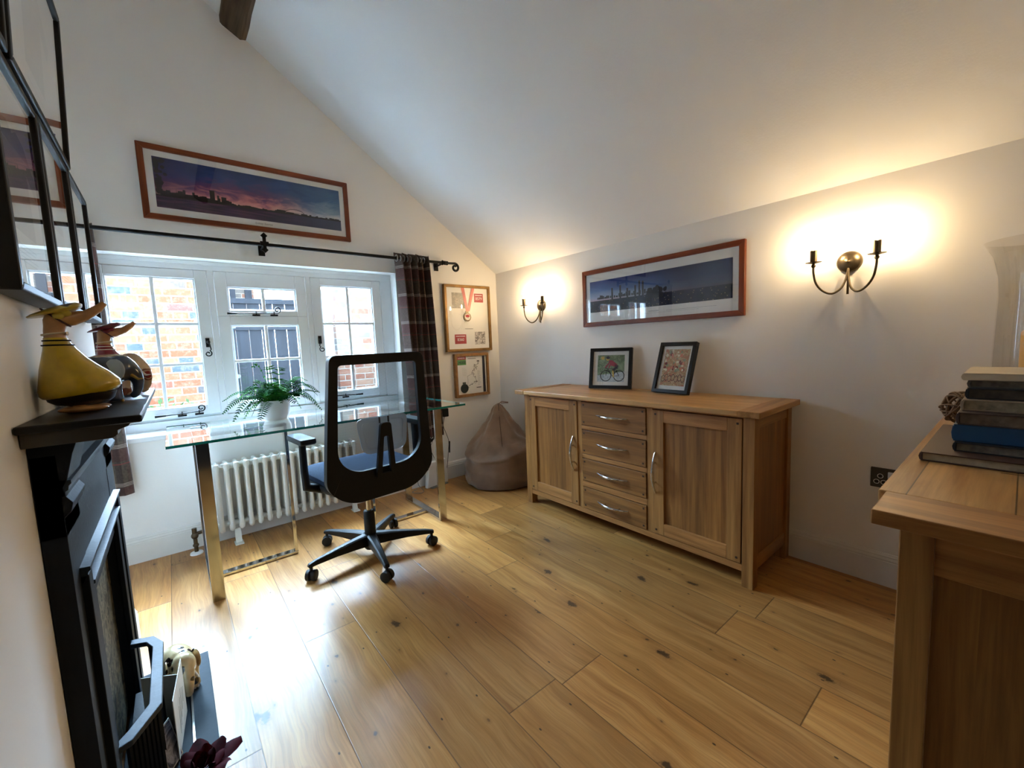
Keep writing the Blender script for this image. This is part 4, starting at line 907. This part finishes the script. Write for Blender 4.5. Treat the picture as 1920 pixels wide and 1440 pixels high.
for sc, z in ((.96, .462), (.995, .475), (.99, .494), (.93, .507), (.70, .510), (.3, .508)): rg.append([m.bm.verts.new((x * sc, y * sc, z)) for x, y in ol])
m.rings(rg); m.build('seat_cushion', CHFAB, ch, smooth=True)
def yb(z): return -.238 - .030 * max(0, (z - .62) / .5) ** 1.2 + .05 * max(0, (.62 - z) / .2) ** 1.5 * .25 - .0
# back frame ring: outer and inner outlines share their sampling
XO = -.018
OUT = rpoly([(-.238, 1.104), (.238, 1.104), (.284, .50), (.19, .395), (-.19, .395), (-.284, .50)], [.035, .035, .045, .09, .09, .045], 8)
INN = rpoly([(-.199, 1.058), (.199, 1.058), (.222, .62), (.150, .545), (-.150, .545), (-.222, .62)], [.018, .018, .05, .06, .06, .05], 8)
def densify(P, k=4):
    out = []
    for i in range(len(P)):
        a, b = P[i], P[(i + 1) % len(P)]
        for j in range(k): out.append((a[0] + (b[0] - a[0]) * j / k, a[1] + (b[1] - a[1]) * j / k))
    return out
OUT, INN = densify(OUT), densify(INN); m = MB(); A, B, D, E_ = [], [], [], []
for (x, z), (xi, zi) in zip(OUT, INN):
    A.append(m.bm.verts.new((x + XO, yb(z) - .020, z))); B.append(m.bm.verts.new((xi + XO, yb(zi) - .014, zi)))
    D.append(m.bm.verts.new((xi + XO, yb(zi) + .010, zi))); E_.append(m.bm.verts.new((x * .985 + XO, yb(z) + .026, z)))
n = len(A)
for i in range(n):
    j = (i + 1) % n
    for P_, Q_ in ((A, B), (B, D), (D, E_), (E_, A)): m.face([P_[i], P_[j], Q_[j], Q_[i]])
m.build('back_frame', BLACK, ch, smooth=True, bevel=.004)
m = MB(); g = []
for j in range(21):
    z = .545 + (1.060 - .545) * j / 20; hw = (.199 + (.222 - .199) * (1.058 - z) / .438) if z > .62 else (.222 - .062 * ((.62 - z) / .075) ** 1.6)
    g.append([m.bm.verts.new((XO + hw * 1.01 * (i / 10 - 1), yb(z) + .004 + .02 * math.cos((i / 10 - 1) * PI / 2) * math.sin((z - .545) / .515 * PI), z)) for i in range(21)])
for j in range(20):
    for i in range(20): m.face([g[j][i], g[j][i + 1], g[j + 1][i + 1], g[j + 1][i]])
m.build('mesh_panel', MESHM, ch, smooth=True)
lo = rpoly([(-.135, .800), (.135, .800), (.118, .625), (-.108, .625)], [.035, .035, .045, .045], 8); m = MB()
m.prism([(x + XO, z) for x, z in lo], 'Y', yb(.7) - .030, yb(.7) - .024); li = rpoly([(-.112, .780), (.112, .780), (.096, .648), (-.088, .648)], .03, 8)
for i in range(len(li)):
    a, b = li[i], li[(i + 1) % len(li)]
    if (a[0] - b[0]) ** 2 + (a[1] - b[1]) ** 2 > 1e-8: m.tube([(a[0] + XO, yb(.7) - .031, a[1]), (b[0] + XO, yb(.7) - .031, b[1])], .0014, 5)
m.build('lumbar_pad', LUMB, ch)
m = MB(); oo = rpoly([(-.026, .772), (.026, .772), (.052, .505), (-.052, .505)], [.018, .018, .004, .004], 6); ii = rpoly([(-.012, .705), (.012, .705), (.024, .52), (-.024, .52)], [.010, .010, .004, .004], 6)
y0 = yb(.7) - .062; R1, R2, R3, R4 = [], [], [], []
for (x, z), (xi, zi) in zip(oo, ii):
    k = (.772 - z) * .10; k2 = (.772 - zi) * .10
    R1.append(m.bm.verts.new((x + XO, y0 + k, z))); R2.append(m.bm.verts.new((xi + XO, y0 + k2, zi))); R3.append(m.bm.verts.new((xi + XO, y0 + k2 + .018, zi))); R4.append(m.bm.verts.new((x + XO, y0 + k + .018, z)))
n = len(R1)
for i in range(n):
    j = (i + 1) % n
    for P_, Q_ in ((R1, R2), (R2, R3), (R3, R4), (R4, R1)): m.face([P_[i], P_[j], Q_[j], Q_[i]])
for s in (-1, 1): m.box((XO + s * .023, y0 + .02, .785), (.003, .012, .03))
m.build('lumbar_bracket', BLACK, ch, smooth=False)
for s in (-1, 1):
    arm = MB(); pts = [(s * .10, -.02, .435), (s * .24, -.02, .440), (s * .312, -.02, .470), (s * .314, -.015, .55), (s * .312, -.01, .685)]
    arm.tube(pts, [.018, .024, .028, .024, .022], 12, flat=.7); arm = arm.build('arm_post', BLACK, ch, smooth=True)
    pd = rpoly([(s * .312 - .036, -.11), (s * .312 + .036, -.11), (s * .312 + .034, .12), (s * .312 - .034, .12)], [.012, .012, .03, .03], 5); m = MB(); rg = []
    for sc, z in ((.93, .690), (1, .697), (1, .711), (.96, .717)): rg.append([m.bm.verts.new(((x - s * .312) * sc + s * .312, y * sc, z)) for x, y in pd])
    m.rings(rg); m.build('armrest_pad', BLACK, ch, smooth=True)

# ------------------------------------------------------------------ right-hand oak chest
ct = thing('oak_chest', 'oak cabinet with breadboard top at the right photo edge', 'cabinet')
CX0, CX1, CY0, CY1 = 0.94, 2.325, -0.33, 0.160
MB().bb(1.070, 2.235, CY0, CY1 + .012, .780, .805).build('worktop', OAKTX, ct, bevel=.0025)
for a, b in ((CX0, 1.070), (2.235, CX1)): MB().bb(a, b, CY0, CY1 + .014 * (a > 1.5), .779, .8055).build('breadboard_end', OAKY, ct, bevel=.0025)
MB().bb(1.356, 1.359, CY0 + .02, .02, .8045, .8053).build('board_joint', PEG, ct)
for x in (.970, 2.25):
    for y in (CY0 + .02, .080): MB().bb(x, x + .05, y, y + .045, 0, .780).build('leg', OAKV, ct, bevel=.002)
MB().bb(.983, .995, CY0 + .06, .082, .12, .76).build('side_panel', OAKPV, ct)
for a, b in ((.075, .140), (.700, .780)): MB().bb(.976, 1.0, CY0 + .06, .082, a, b).build('side_rail', OAKY, ct, bevel=.002)
m = MB(); m.bb(1.0, 2.28, CY0 + .03, .100, .09, .77); m.build('carcass', OAKX, ct)
for k in range(3):
    a = 1.025 + k * .410; d = MB().bb(a, a + .40, .100, .114, .11, .765).build('door', OAKV, ct, bevel=.002)
    bow = MB(); bow.tube([(a + .36, .114, .35), (a + .36, .14, .39), (a + .36, .14, .47), (a + .36, .114, .51)], .006, 8).build('handle', CHROME, d, smooth=True)

# books: lowest first
def book(x0, x1, y0, y1, z, t, cover, label, paper=PAGE, closed=False, rot=0.0, name='book', spine=False):
    r = thing(name, label, 'book', ((x0 + x1) / 2, (y0 + y1) / 2, z), rot, 'books stacked on the oak cabinet')
    w, d = (x1 - x0) / 2, (y1 - y0) / 2; c = .0025 if t > .012 else .0015
    m = MB(); m.bb(-w, w, -d, d, 0, c); m.bb(-w, w, -d, d, t - c, t)
    if spine: m.bb(-w, -w + c, -d, d, 0, t)
    # rounded spine on the window side
    k = [(d - .004, 0), (d + .002, t * .12), (d + .004, t * .5), (d + .002, t * .88), (d - .004, t), (d - .004, t - c), (d - .002, t * .5), (d - .004, c)]
    m.prism(k, 'X', -w, w); m.build('cover', cover, r, bevel=.0006)
    MB().bb(-w + (.0026 if spine else .004), w - .004, -d + .004, d - .0035, c, t - c).build('page_block', paper, r)
    return r
GB = lambda n, c, **k: simple(n, c, .55, **k)
bz = .8058
book(1.372, 1.80, -.14, .146, bz, .021, GB('brown_leather', (74, 50, 38)), 'large thin brown book at the bottom of the stack', PAGE)
bz += .0212
bl = [(1.425, .094, .022, (28, 28, 32), 'black book with grey pages resting on the large brown one', 0), (1.440, .100, .040, (10, 62, 100), 'thick blue book in the stack', 1),
      (1.440, .094, .029, (62, 46, 42), 'dark brown book lying on the thick blue one', 0), (1.480, .090, .026, (150, 130, 108), 'tan book in the middle of the stack', 0),
      (1.500, .086, .026, (22, 26, 34), 'black rounded-spine book third from the top of the stack', 0), (1.515, .082, .019, (96, 92, 86), 'grey book just under the topmost one', 0),
      (1.495, .092, .017, (196, 182, 158), 'cream book topmost of the stack', 1)]
blue = GB('cobalt_cover', (12, 66, 106))
for k, (x0, y1, t, c, lab, sp) in enumerate(bl):
    book(x0, x0 + (.24 if k != 1 else .25), y1 - .20 - .01 * (k % 3), y1, bz, t, blue if k == 1 else GB('book_cover_%s' % 'abcdefg'[k], c), lab, simple('greyish_pages_%s' % 'abcdefg'[k], ((120, 112, 100), (120, 112, 100), (104, 90, 76), (150, 136, 112), (70, 62, 54), (120, 110, 96), (200, 188, 164))[k], .85, var=.2, nscale=60), rot=random.uniform(-.015, .015), spine=bool(sp)); bz += t + .0002
# twig ball
r = thing('twig_ball', 'ball of bent brown twigs on the cabinet behind the books', 'ornament', (1.93, .115, .864))
m = MB(); random.seed(8)
for k in range(15):
    ax = Vector((random.uniform(-1, 1), random.uniform(-1, 1), random.uniform(-1, 1))).normalized(); u = ax.orthogonal().normalized(); v = ax.cross(u); rr = random.uniform(.046, .055)
    m.tube([u * rr * math.cos(a) + v * rr * math.sin(a) + ax * .006 * math.sin(2 * a + k) for a in [2 * PI * i / 30 for i in range(31)]], random.uniform(.002, .0042), 7, cap=False)
m.build('twigs', simple('brown_twig', (112, 84, 58), .7, var=.25, nscale=30), r, smooth=True)
# hurricane vase
r = thing('glass_vase', 'tall flared clear glass vase behind the book stack', 'vase', (1.97, -.052, .8058))
prof = [(.060, .0), (.085, .003), (.105, .03), (.115, .10), (.118, .20), (.116, .30), (.114, .40), (.118, .46), (.130, .52), (.146, .555), (.149, .560)]
inn = [(.145, .556), (.126, .518), (.114, .458), (.110, .40), (.112, .30), (.114, .20), (.111, .10), (.100, .034), (.05, .012), (.0, .010)]
MB().lathe([(0, 0)] + prof + inn, n=48, cap=False).build('vase_body', VGLASS, r, smooth=True)
m = MB(); m.lathe([(.0, .012), (.062, .012), (.062, .29), (.057, .296), (.0, .292)], n=28); m.build('pillar_candle', simple('amber_wax', (206, 160, 88), .6), r, smooth=True)

# ------------------------------------------------------------------ fireplace
fp = thing('fireplace', 'black cast iron fireplace with mantelpiece on the left chimney breast', 'fireplace')
FY0, FY1, FX = 1.118, 1.885, -0.180
m = MB(); m.prism([(XL + .001, FY0), (FX, FY0), (FX, FY0 + .16), (FX, FY1 - .16), (FX, FY1), (XL + .001, FY1)], 'Z', .80, .955); m.build('frieze', CAST, fp)
for a, b in ((FY0, FY0 + .145), (FY1 - .145, FY1)):
    pr = [(XL + .001, 0), (FX + .004, 0), (FX + .004, .09), (FX, .10), (FX, .835), (FX + .010, .845), (FX + .014, .862), (FX + .006, .875), (FX + .004, .892), (FX + .010, .905), (FX + .016, .93), (FX + .022, .955), (FX + .03, .978), (XL + .001, .978)]
    MB().prism(pr, 'Y', a, b).build('jamb', CAST, fp, bevel=.001)
# mouldings running along the front
def mould(y0, y1, z, x, s=1.0, name='moulding'):
    pr = [(x, z - .020 * s), (x + .005 * s, z - .018 * s), (x + .006 * s, z - .010 * s), (x + .010 * s, z - .008 * s), (x + .011 * s, z), (x + .015 * s, z + .004 * s), (x + .015 * s, z + .010 * s), (x, z + .012 * s)]
    return MB().prism(pr, 'Y', y0, y1).build(name, CASTG, fp)
mould(FY0, FY1, .895, FX, 1.0); mould(FY0 + .06, FY1 - .06, .700, FX - .001, 1.1)
mould(FY0 + .10, FY1 - .10, .655, FX - .002, 1.1)
m = MB()
for a, b in ((FY0 + .06, FY0 + .10), (FY1 - .10, FY1 - .06)): m.bb(FX - .002, FX + .012, a, b, .03, .695)
for a, b in ((FY0 + .10, FY0 + .15), (FY1 - .15, FY1 - .10)): m.bb(FX - .004, FX + .008, a, b, .03, .650)
m.bb(FX - .02, FX - .001, FY0 + .14, FY1 - .14, .60, .81); m.build('inner_surround', CAST, fp, bevel=.002)
MB().bb(XL + .002, XL + .010, FY0 + .14, FY1 - .14, .03, .60).build('fireback', m_painting('sooty_tile_pattern', [(14, 14, 14), (36, 34, 30), (120, 112, 92), (22, 22, 22)], 30), fp)
# mantel shelf
m = MB(); m.bb(XL + .001, -.052, 1.055, 1.975, 1.006, 1.020); m.build('mantel_shelf', simple('mantel_black_paint', (8, 8, 9), .4, spec=.3, var=.1), fp, bevel=.003)
m = MB(); m.prism([(XL + .001, .978), (-.098, .978), (-.090, .984), (-.090, .992), (-.074, .998), (-.070, 1.006), (XL + .001, 1.006)], 'Y', 1.085, 1.945); m.build('shelf_moulding', simple('worn_bronze_paint', (62, 58, 52), .4, .3), fp, bevel=.001)
# hearth
m = MB(); m.bb(-.20, .008, 1.10, 1.886, 0, .026); m.build('hearth_slab', SLATE, fp, bevel=.002)
m = MB(); m.bb(-.050, -.045, 1.11, 1.875, .0265, .032); m.build('hearth_edging', STEEL, fp)
# grate with canted top bar
m = MB(); q = [(-.178, 1.275), (-.178, 1.252), (-.150, 1.262), (-.098, 1.352), (-.098, 1.650), (-.122, 1.705), (-.178, 1.730), (-.178, 1.700), (-.140, 1.682), (-.124, 1.640), (-.124, 1.368), (-.160, 1.30)]
m.prism(q, 'Z', .235, .250); m.build('grate_bar', CASTG, fp, bevel=.002)
m = MB(); q2 = [(-.16, 1.29), (-.110, 1.36), (-.110, 1.64), (-.135, 1.69)]
for (a, b), (c, d) in zip(q2, q2[1:]):
    for k in range(7): t = k / 7; m.tube([(a + (c - a) * t, b + (d - b) * t, .03), (a + (c - a) * t, b + (d - b) * t, .238)], .006, 6)
m.bb(-.178, -.12, 1.30, 1.68, .08, .10); m.build('grate_basket', CAST, fp)

# things on the hearth
ele_skin = m_spots('cream_spotted_glaze', (236, 208, 160), (40, 24, 16), 24, .22)
def remesh(o, vox=.003, sm=4):
    r = o.modifiers.new('remesh', 'REMESH'); r.mode = 'VOXEL'; r.voxel_size = vox; r.use_smooth_shade = True
    s = o.modifiers.new('smooth', 'SMOOTH'); s.iterations = sm; s.factor = .6
def elephant(name, label, loc, rotz, S, skin, trim, earm, dark=None, group=None):
    """faces local +X, S = body length"""
    r = thing(name, label, 'ornament', loc, rotz, group)
    m = MB(); m.ell((0, 0, .53 * S), (.44 * S, .29 * S, .33 * S)); m.ell((.37 * S, 0, .62 * S), (.22 * S, .21 * S, .25 * S)); m.ell((.14 * S, 0, .62 * S), (.22 * S, .24 * S, .24 * S))
    for x in (-.26, .22):
        for y in (-.15, .15): m.tube([(x * S, y * S, .50 * S), (x * S, y * S, .25 * S), (x * S, y * S, 0.004)], [.15 * S, .125 * S, .135 * S], 12)
    m.tube([(.46 * S, 0, .64 * S), (.56 * S, 0, .50 * S), (.585 * S, 0, .36 * S), (.575 * S, 0, .22 * S), (.53 * S, 0, .11 * S), (.46 * S, 0, .07 * S)], [.15 * S, .12 * S, .095 * S, .08 * S, .07 * S, .055 * S], 12)
    b = m.build('body', skin, r); remesh(b, S * .028)
    for s in (-1, 1):
        m = MB(); m.ell((.27 * S, s * .235 * S, .60 * S), (.14 * S, .03 * S, .20 * S), Rz(s * .30)); m.build('ear', earm, r, smooth=True)
        m = MB(); m.tube([(.48 * S, s * .11 * S, .50 * S), (.58 * S, s * .15 * S, .40 * S), (.66 * S, s * .15 * S, .41 * S)], [.03 * S, .022 * S, .006 * S], 8); m.build('tusk', trim, r, smooth=True)
    m = MB()
    for x in (-.26, .22):
        for y in (-.15, .15):
            for k in (-1, 0, 1): m.ell(((x + .105) * S, (y + k * .05) * S, .03 * S), (.022 * S, .024 * S, .03 * S), n=8, m=6)
    m.build('toenails', trim, r, smooth=True)
    m = MB(); m.tube([(-.43 * S, 0, .58 * S), (-.47 * S, 0, .42 * S), (-.45 * S, 0, .28 * S)], .018 * S, 6); m.build('tail', earm, r, smooth=True)
    return r
elephant('elephant_ornament', 'cream glazed elephant ornament with dark spots on the fireplace hearth', (-.075, 1.735, .027), math.radians(-75), .165, ele_skin, POT, ele_skin)
cards = thing('greeting_card', 'white greeting card with a green drawing standing open on the hearth', 'card', (-.072, 1.50, .027), math.radians(84))
m = MB(); m.bb(-.09, .10, -.0008, .0008, 0, .175); m.mat(1); random.seed(17)
for k in range(5): stroke(m, (-.03 + .02 * k, .03 + .01 * k), (-.02 + .022 * k, .13 - .012 * abs(k - 2)), .004, -.0012)
m.build('card_front', [WHITE, HEDGE], cards, keep=False)
MB().box((.055, .045, .085), (.001 + .10, .0016, .17), Rz(1.1)).build('card_back', WHITE, cards)
pc = thing('photo_card', 'white edged black and white photo card leaning at the grate', 'card', (-.105, 1.375, .027), 0, rot=(math.radians(-12), 0, math.radians(62)))
m = MB(); m.bb(-.055, .065, -.0008, .0008, 0, .115); m.mat(1); rect(m, -.051, .004, .004, .111, -.0014); rect(m, .008, .061, .004, .111, -.0014)
m.build('photo_print', [WHITE, m_painting('misty_mono_photo', [(30, 32, 44), (190, 190, 205), (60, 60, 76), (220, 220, 230)], 22)], pc)
# silk flower
fl = thing('silk_flower', 'dark red silk flower lying on the hearth at the bottom photo edge', 'flower', (-.035, 1.285, .075))
m = MB(); random.seed(6)
for k in range(22):
    a = k * 2.4; rr = .008 + .0024 * k; tilt = .3 + k * .045
    d = Vector((math.cos(a), math.sin(a), 0)); s_ = Vector((-d.y, d.x, 0)); g = []
    for i in range(5):
        t = i / 4; row = []
        for j in range(5):
            w = (j / 4 - .5) * 2; p = d * (rr * .4 + rr * 1.2 * t * math.sin(tilt)) + Vector((0, 0, .035 * t * math.cos(tilt * .8) - .008 * w * w * t)) + s_ * w * (.006 + .018 * math.sin(PI * min(1, t * .8 + .1))) * (.6 + rr * 8)
            row.append(m.bm.verts.new(p))
        g.append(row)
    for i in range(4):
        for j in range(4): m.face([g[i][j], g[i][j + 1], g[i + 1][j + 1], g[i + 1][j]])
m.build('petals', simple('burgundy_silk', (62, 4, 14), .8, spec=.1, var=.3, nscale=40), fl, smooth=True, keep=True)
MB().tube([(0, 0, .004), (.0, -.03, -.035), (-.01, -.10, -.044)], .004, 6).build('flower_stem', LEAF, fl)

# ------------------------------------------------------------------ mantelpiece ornaments
def duck(label, loc, rotz, S, coat, hat, body2, stripe=None, hatspots=None):
    """faces local +X; S overall height"""
    r = thing('wooden_duck', label, 'ornament', loc, rotz, 'carved wooden ducks on the mantelpiece')
    X, Y = Vector((1, 0, 0)), Vector((0, 1, 0)); m = MB()
    its = []
    for cx, z, rx, ry in ((.01, .06, .10, .09), (.012, .075, .17, .14), (.008, .11, .215, .175), (.008, .17, .235, .185)): its.append(((cx * S, 0, z * S), X * rx * S, Y * ry * S))
    # dark under-body
    m.sweep([((c[0], c[1], c[2]), u, v) for c, u, v in its], 28); under = m.build('under_body', body2, r, smooth=True)
    m = MB(); P_ = ((.01, .150, .20, .165, .05), (.012, .165, .245, .19, .06), (.014, .195, .268, .202, .07), (.010, .24, .268, .205, .07), (-.012, .32, .232, .19, .05), (-.04, .40, .190, .168, .02), (-.065, .48, .145, .135, 0), (-.085, .56, .108, .105, 0), (-.10, .63, .082, .082, 0), (-.105, .665, .074, .074, 0))
    m.sweep([((cx * S, 0, z * S), X * rx * S + Vector((0, 0, tl * S * .5)), Y * ry * S) for cx, z, rx, ry, tl in P_], 32); m.build('coat', coat, r, smooth=True)
    skin = simple('pale_bamboo_wood', (186, 138, 88), .35, coat=.3, var=.2, nscale=25)
    m = MB(); m.sweep([((cx * S, 0, z * S), X * rx * S, Y * rx * S) for cx, z, rx in ((-.105, .66, .070), (-.105, .72, .068), (-.095, .77, .072), (-.085, .82, .080), (-.075, .865, .072), (-.07, .90, .04))], 24)
    m.tube([(-.07 * S, 0, .83 * S), (.02 * S, 0, .835 * S), (.11 * S, 0, .865 * S), (.19 * S, 0, .925 * S), (.235 * S, 0, .975 * S)], [.075 * S, .062 * S, .043 * S, .034 * S, .022 * S], 16)
    m.build('head_and_bill', skin, r, smooth=True)
    m = MB(); m.sweep([(((-.115 + .02 * k) * S, 0, (.865 + .016 * k) * S), Vector((.97, 0, .24)) * rr * S, Y * rr * .92 * S) for k, rr in enumerate((.140, .168, .168, .150, .130, .10, .05))], 26); m.tube([(.02*S, 0, .93*S), (.07*S, 0, .965*S)], [.03*S, .004*S], 8); m.ell((-.02*S, -.07*S, .875*S), (.045*S, .02*S, .03*S)); m.ell((-.06*S, -.08*S, .85*S), (.04*S, .02*S, .03*S)); m.build('hat', hat, r, smooth=True)
    m = MB(); m.tube([((-.105 + .077 * math.cos(a)) * S, .077 * math.sin(a) * S, (.70 + .01 * math.cos(a)) * S) for a in [2 * PI * k / 24 for k in range(25)]], .009 * S, 6, cap=False)
    for s in (-1, 1): m.ell((-.03 * S, s * .02 * S, .70 * S), (.008 * S, .035 * S, .014 * S))
    m.build('neck_string', simple('jute_string', (206, 188, 156), .9), r, smooth=True)
    m = MB(); m.tube([((-.085 + .082 * math.cos(a)) * S, .085 * math.sin(a) * S, (.84 - .075 * math.cos(a)) * S) for a in [PI * k / 12 for k in range(-12, 13)]], .008 * S, 6, cap=False); m.build('hat_ribbon', simple('dark_red_band', (60, 18, 18), .5), r, smooth=True)
    m = MB()
    for z, rr, cx in ((.60, .098, -.095), (.64, .084, -.10)): m.tube([((cx + rr * math.cos(a)) * S, rr * math.sin(a) * S, z * S) for a in [2 * PI * k / 24 for k in range(25)]], .007 * S, 6, cap=False)
    m.build('collar_stripe', stripe or IRON, r, smooth=True)
    for s in (-1, 1):
        m = MB(); m.ell((.02 * S, s * .10 * S, .032 * S), (.165 * S, .07 * S, .031 * S)); m.ell((-.0 * S, s * .08 * S, .07 * S), (.05 * S, .045 * S, .05 * S)); m.build('foot', skin, r, smooth=True)
    return r
YEL = simple('mustard_paint', (206, 172, 34), .28, coat=.5, var=.12, nscale=30); DARKW = simple('dark_walnut', (28, 20, 18), .4)
REDC = simple('crimson_lacquer', (132, 16, 30), .25, coat=.5)
duck('tall wooden duck in mustard yellow coat and spotted hat on the mantelpiece', (-.152, 1.245, 1.0203), math.radians(0), .232, YEL, m_spots('spotted_yellow_hat', (196, 172, 64), (38, 22, 20), 34, .30, .3, .3), DARKW)
duck('wooden duck in crimson coat and red hat at the far mantelpiece end', (-.135, 1.865, 1.0203), math.radians(0), .232, REDC, simple('wine_hat', (106, 20, 40), .3), REDC, simple('white_stripe', (226, 214, 206), .4))
elephant('elephant_ornament', 'glossy blue grey elephant ornament beside the yellow duck on the mantelpiece', (-.148, 1.435, 1.0203), math.radians(8), .135, simple('slate_blue_glaze', (66, 80, 104), .15, coat=.8, var=.3, nscale=20), simple('ochre_toe', (196, 166, 92), .3), simple('silver_blue_ear', (178, 196, 214), .2, coat=.8))
elephant('elephant_ornament', 'cream elephant ornament with red flower pattern on the mantelpiece', (-.142, 1.640, 1.0203), math.radians(0), .143, m_spots('red_flower_glaze', (206, 180, 148), (140, 30, 26), 22, .26, ring=(120, 60, 40)), POT, m_spots('red_petal_ear', (222, 200, 170), (178, 60, 36), 26, .30))

# ------------------------------------------------------------------ router, adapter, cables
ro = thing('wifi_router', 'white upright wifi router on the floor behind the desk leg', 'router', (1.590, 2.985, 0), math.radians(12))
m = MB(); m.prism([(-.112, .004), (.112, .004), (.100, .205), (-.085, .205)], 'Y', -.018, .018); m.build('casing', PLAST, ro, bevel=.008, seg=3)
m = MB(); m.bb(-.085, .085, -.045, .045, 0, .008); m.build('stand', GREYP, ro, bevel=.002)
m = MB()
for k in range(5): m.box((-.055 + .014 * k, -.0185, .178), (.007, .001, .003))
m.build('status_lights', WHITE, ro)
MB().box((.045, -.0185, .045), (.030, .001, .005)).build('logo_mark', GREYP, ro)
ad = thing('power_adapter', 'black plug-in power adapter on the window wall right of the curtain', 'adapter', (1.735, YW, .575))
MB().bb(-.024, .024, -.045, 0, -.035, .035).build('adapter_body', BLACK, ad, bevel=.005)
def cable(name, label, pts, r=.0022, extra=None, mat=BLACK):
    c = [Vector(p) for p in pts]; out = []
    for i in range(len(c) - 1):
        p0, p1_, p2_, p3_ = c[max(i - 1, 0)], c[i], c[i + 1], c[min(i + 2, len(c) - 1)]
        for k in range(6):
            t = k / 6; out.append(0.5 * ((2 * p1_) + (p2_ - p0) * t + (2 * p0 - 5 * p1_ + 4 * p2_ - p3_) * t * t + (3 * p1_ - p0 - 3 * p2_ + p3_) * t ** 3))
    out.append(c[-1]); root = thing(name, label, 'cable', pts[0]); o0 = Vector(pts[0])
    MB().tube([p - o0 for p in out], r, 6).build('wire', mat, root, smooth=True)
    return root, o0
rt_, o0 = cable('power_cable', 'thin black cable with inline switch hanging from the adapter', [(1.722, 3.035, .538), (1.705, 3.03, .47), (1.725, 3.025, .40), (1.745, 3.025, .33), (1.735, 3.025, .24), (1.70, 3.0, .12), (1.66, 3.02, .008)])
MB().tube([Vector((1.752, 3.024, .33)) - o0, Vector((1.745, 3.022, .235)) - o0], .010, 8, flat=.6).build('inline_switch', BLACK, rt_, smooth=True)
rt_, o0 = cable('power_cable', 'bundled black cable hanging below the right curtain hem', [(1.585, 3.03, .46), (1.58, 3.03, .40), (1.60, 3.03, .37), (1.575, 3.03, .30), (1.60, 3.02, .215)], .0018)
m = MB(); random.seed(19)
for k in range(7):
    a0 = random.uniform(0, 6); m.tube([Vector((.0 + .030 * math.cos(a) * (1 + .2 * math.sin(k)), .004 * math.sin(3 * a + k), -.09 + .016 * math.sin(a + .1 * k) + .02 * math.cos(a))) for a in [a0 + 2 * PI * i / 18 for i in range(19)]], .0018, 5, cap=False)
m.box((0, -.002, -.09), (.020, .014, .016)); m.build('coil', BLACK, rt_)
rt_, o0 = cable('power_cable', 'loose white cable on the floor left of the router', [(1.43, 3.0, .12), (1.42, 2.97, .05), (1.44, 2.93, .006), (1.40, 2.90, .005), (1.36, 2.96, .005), (1.42, 3.0, .006)], .0025, mat=GREYP)
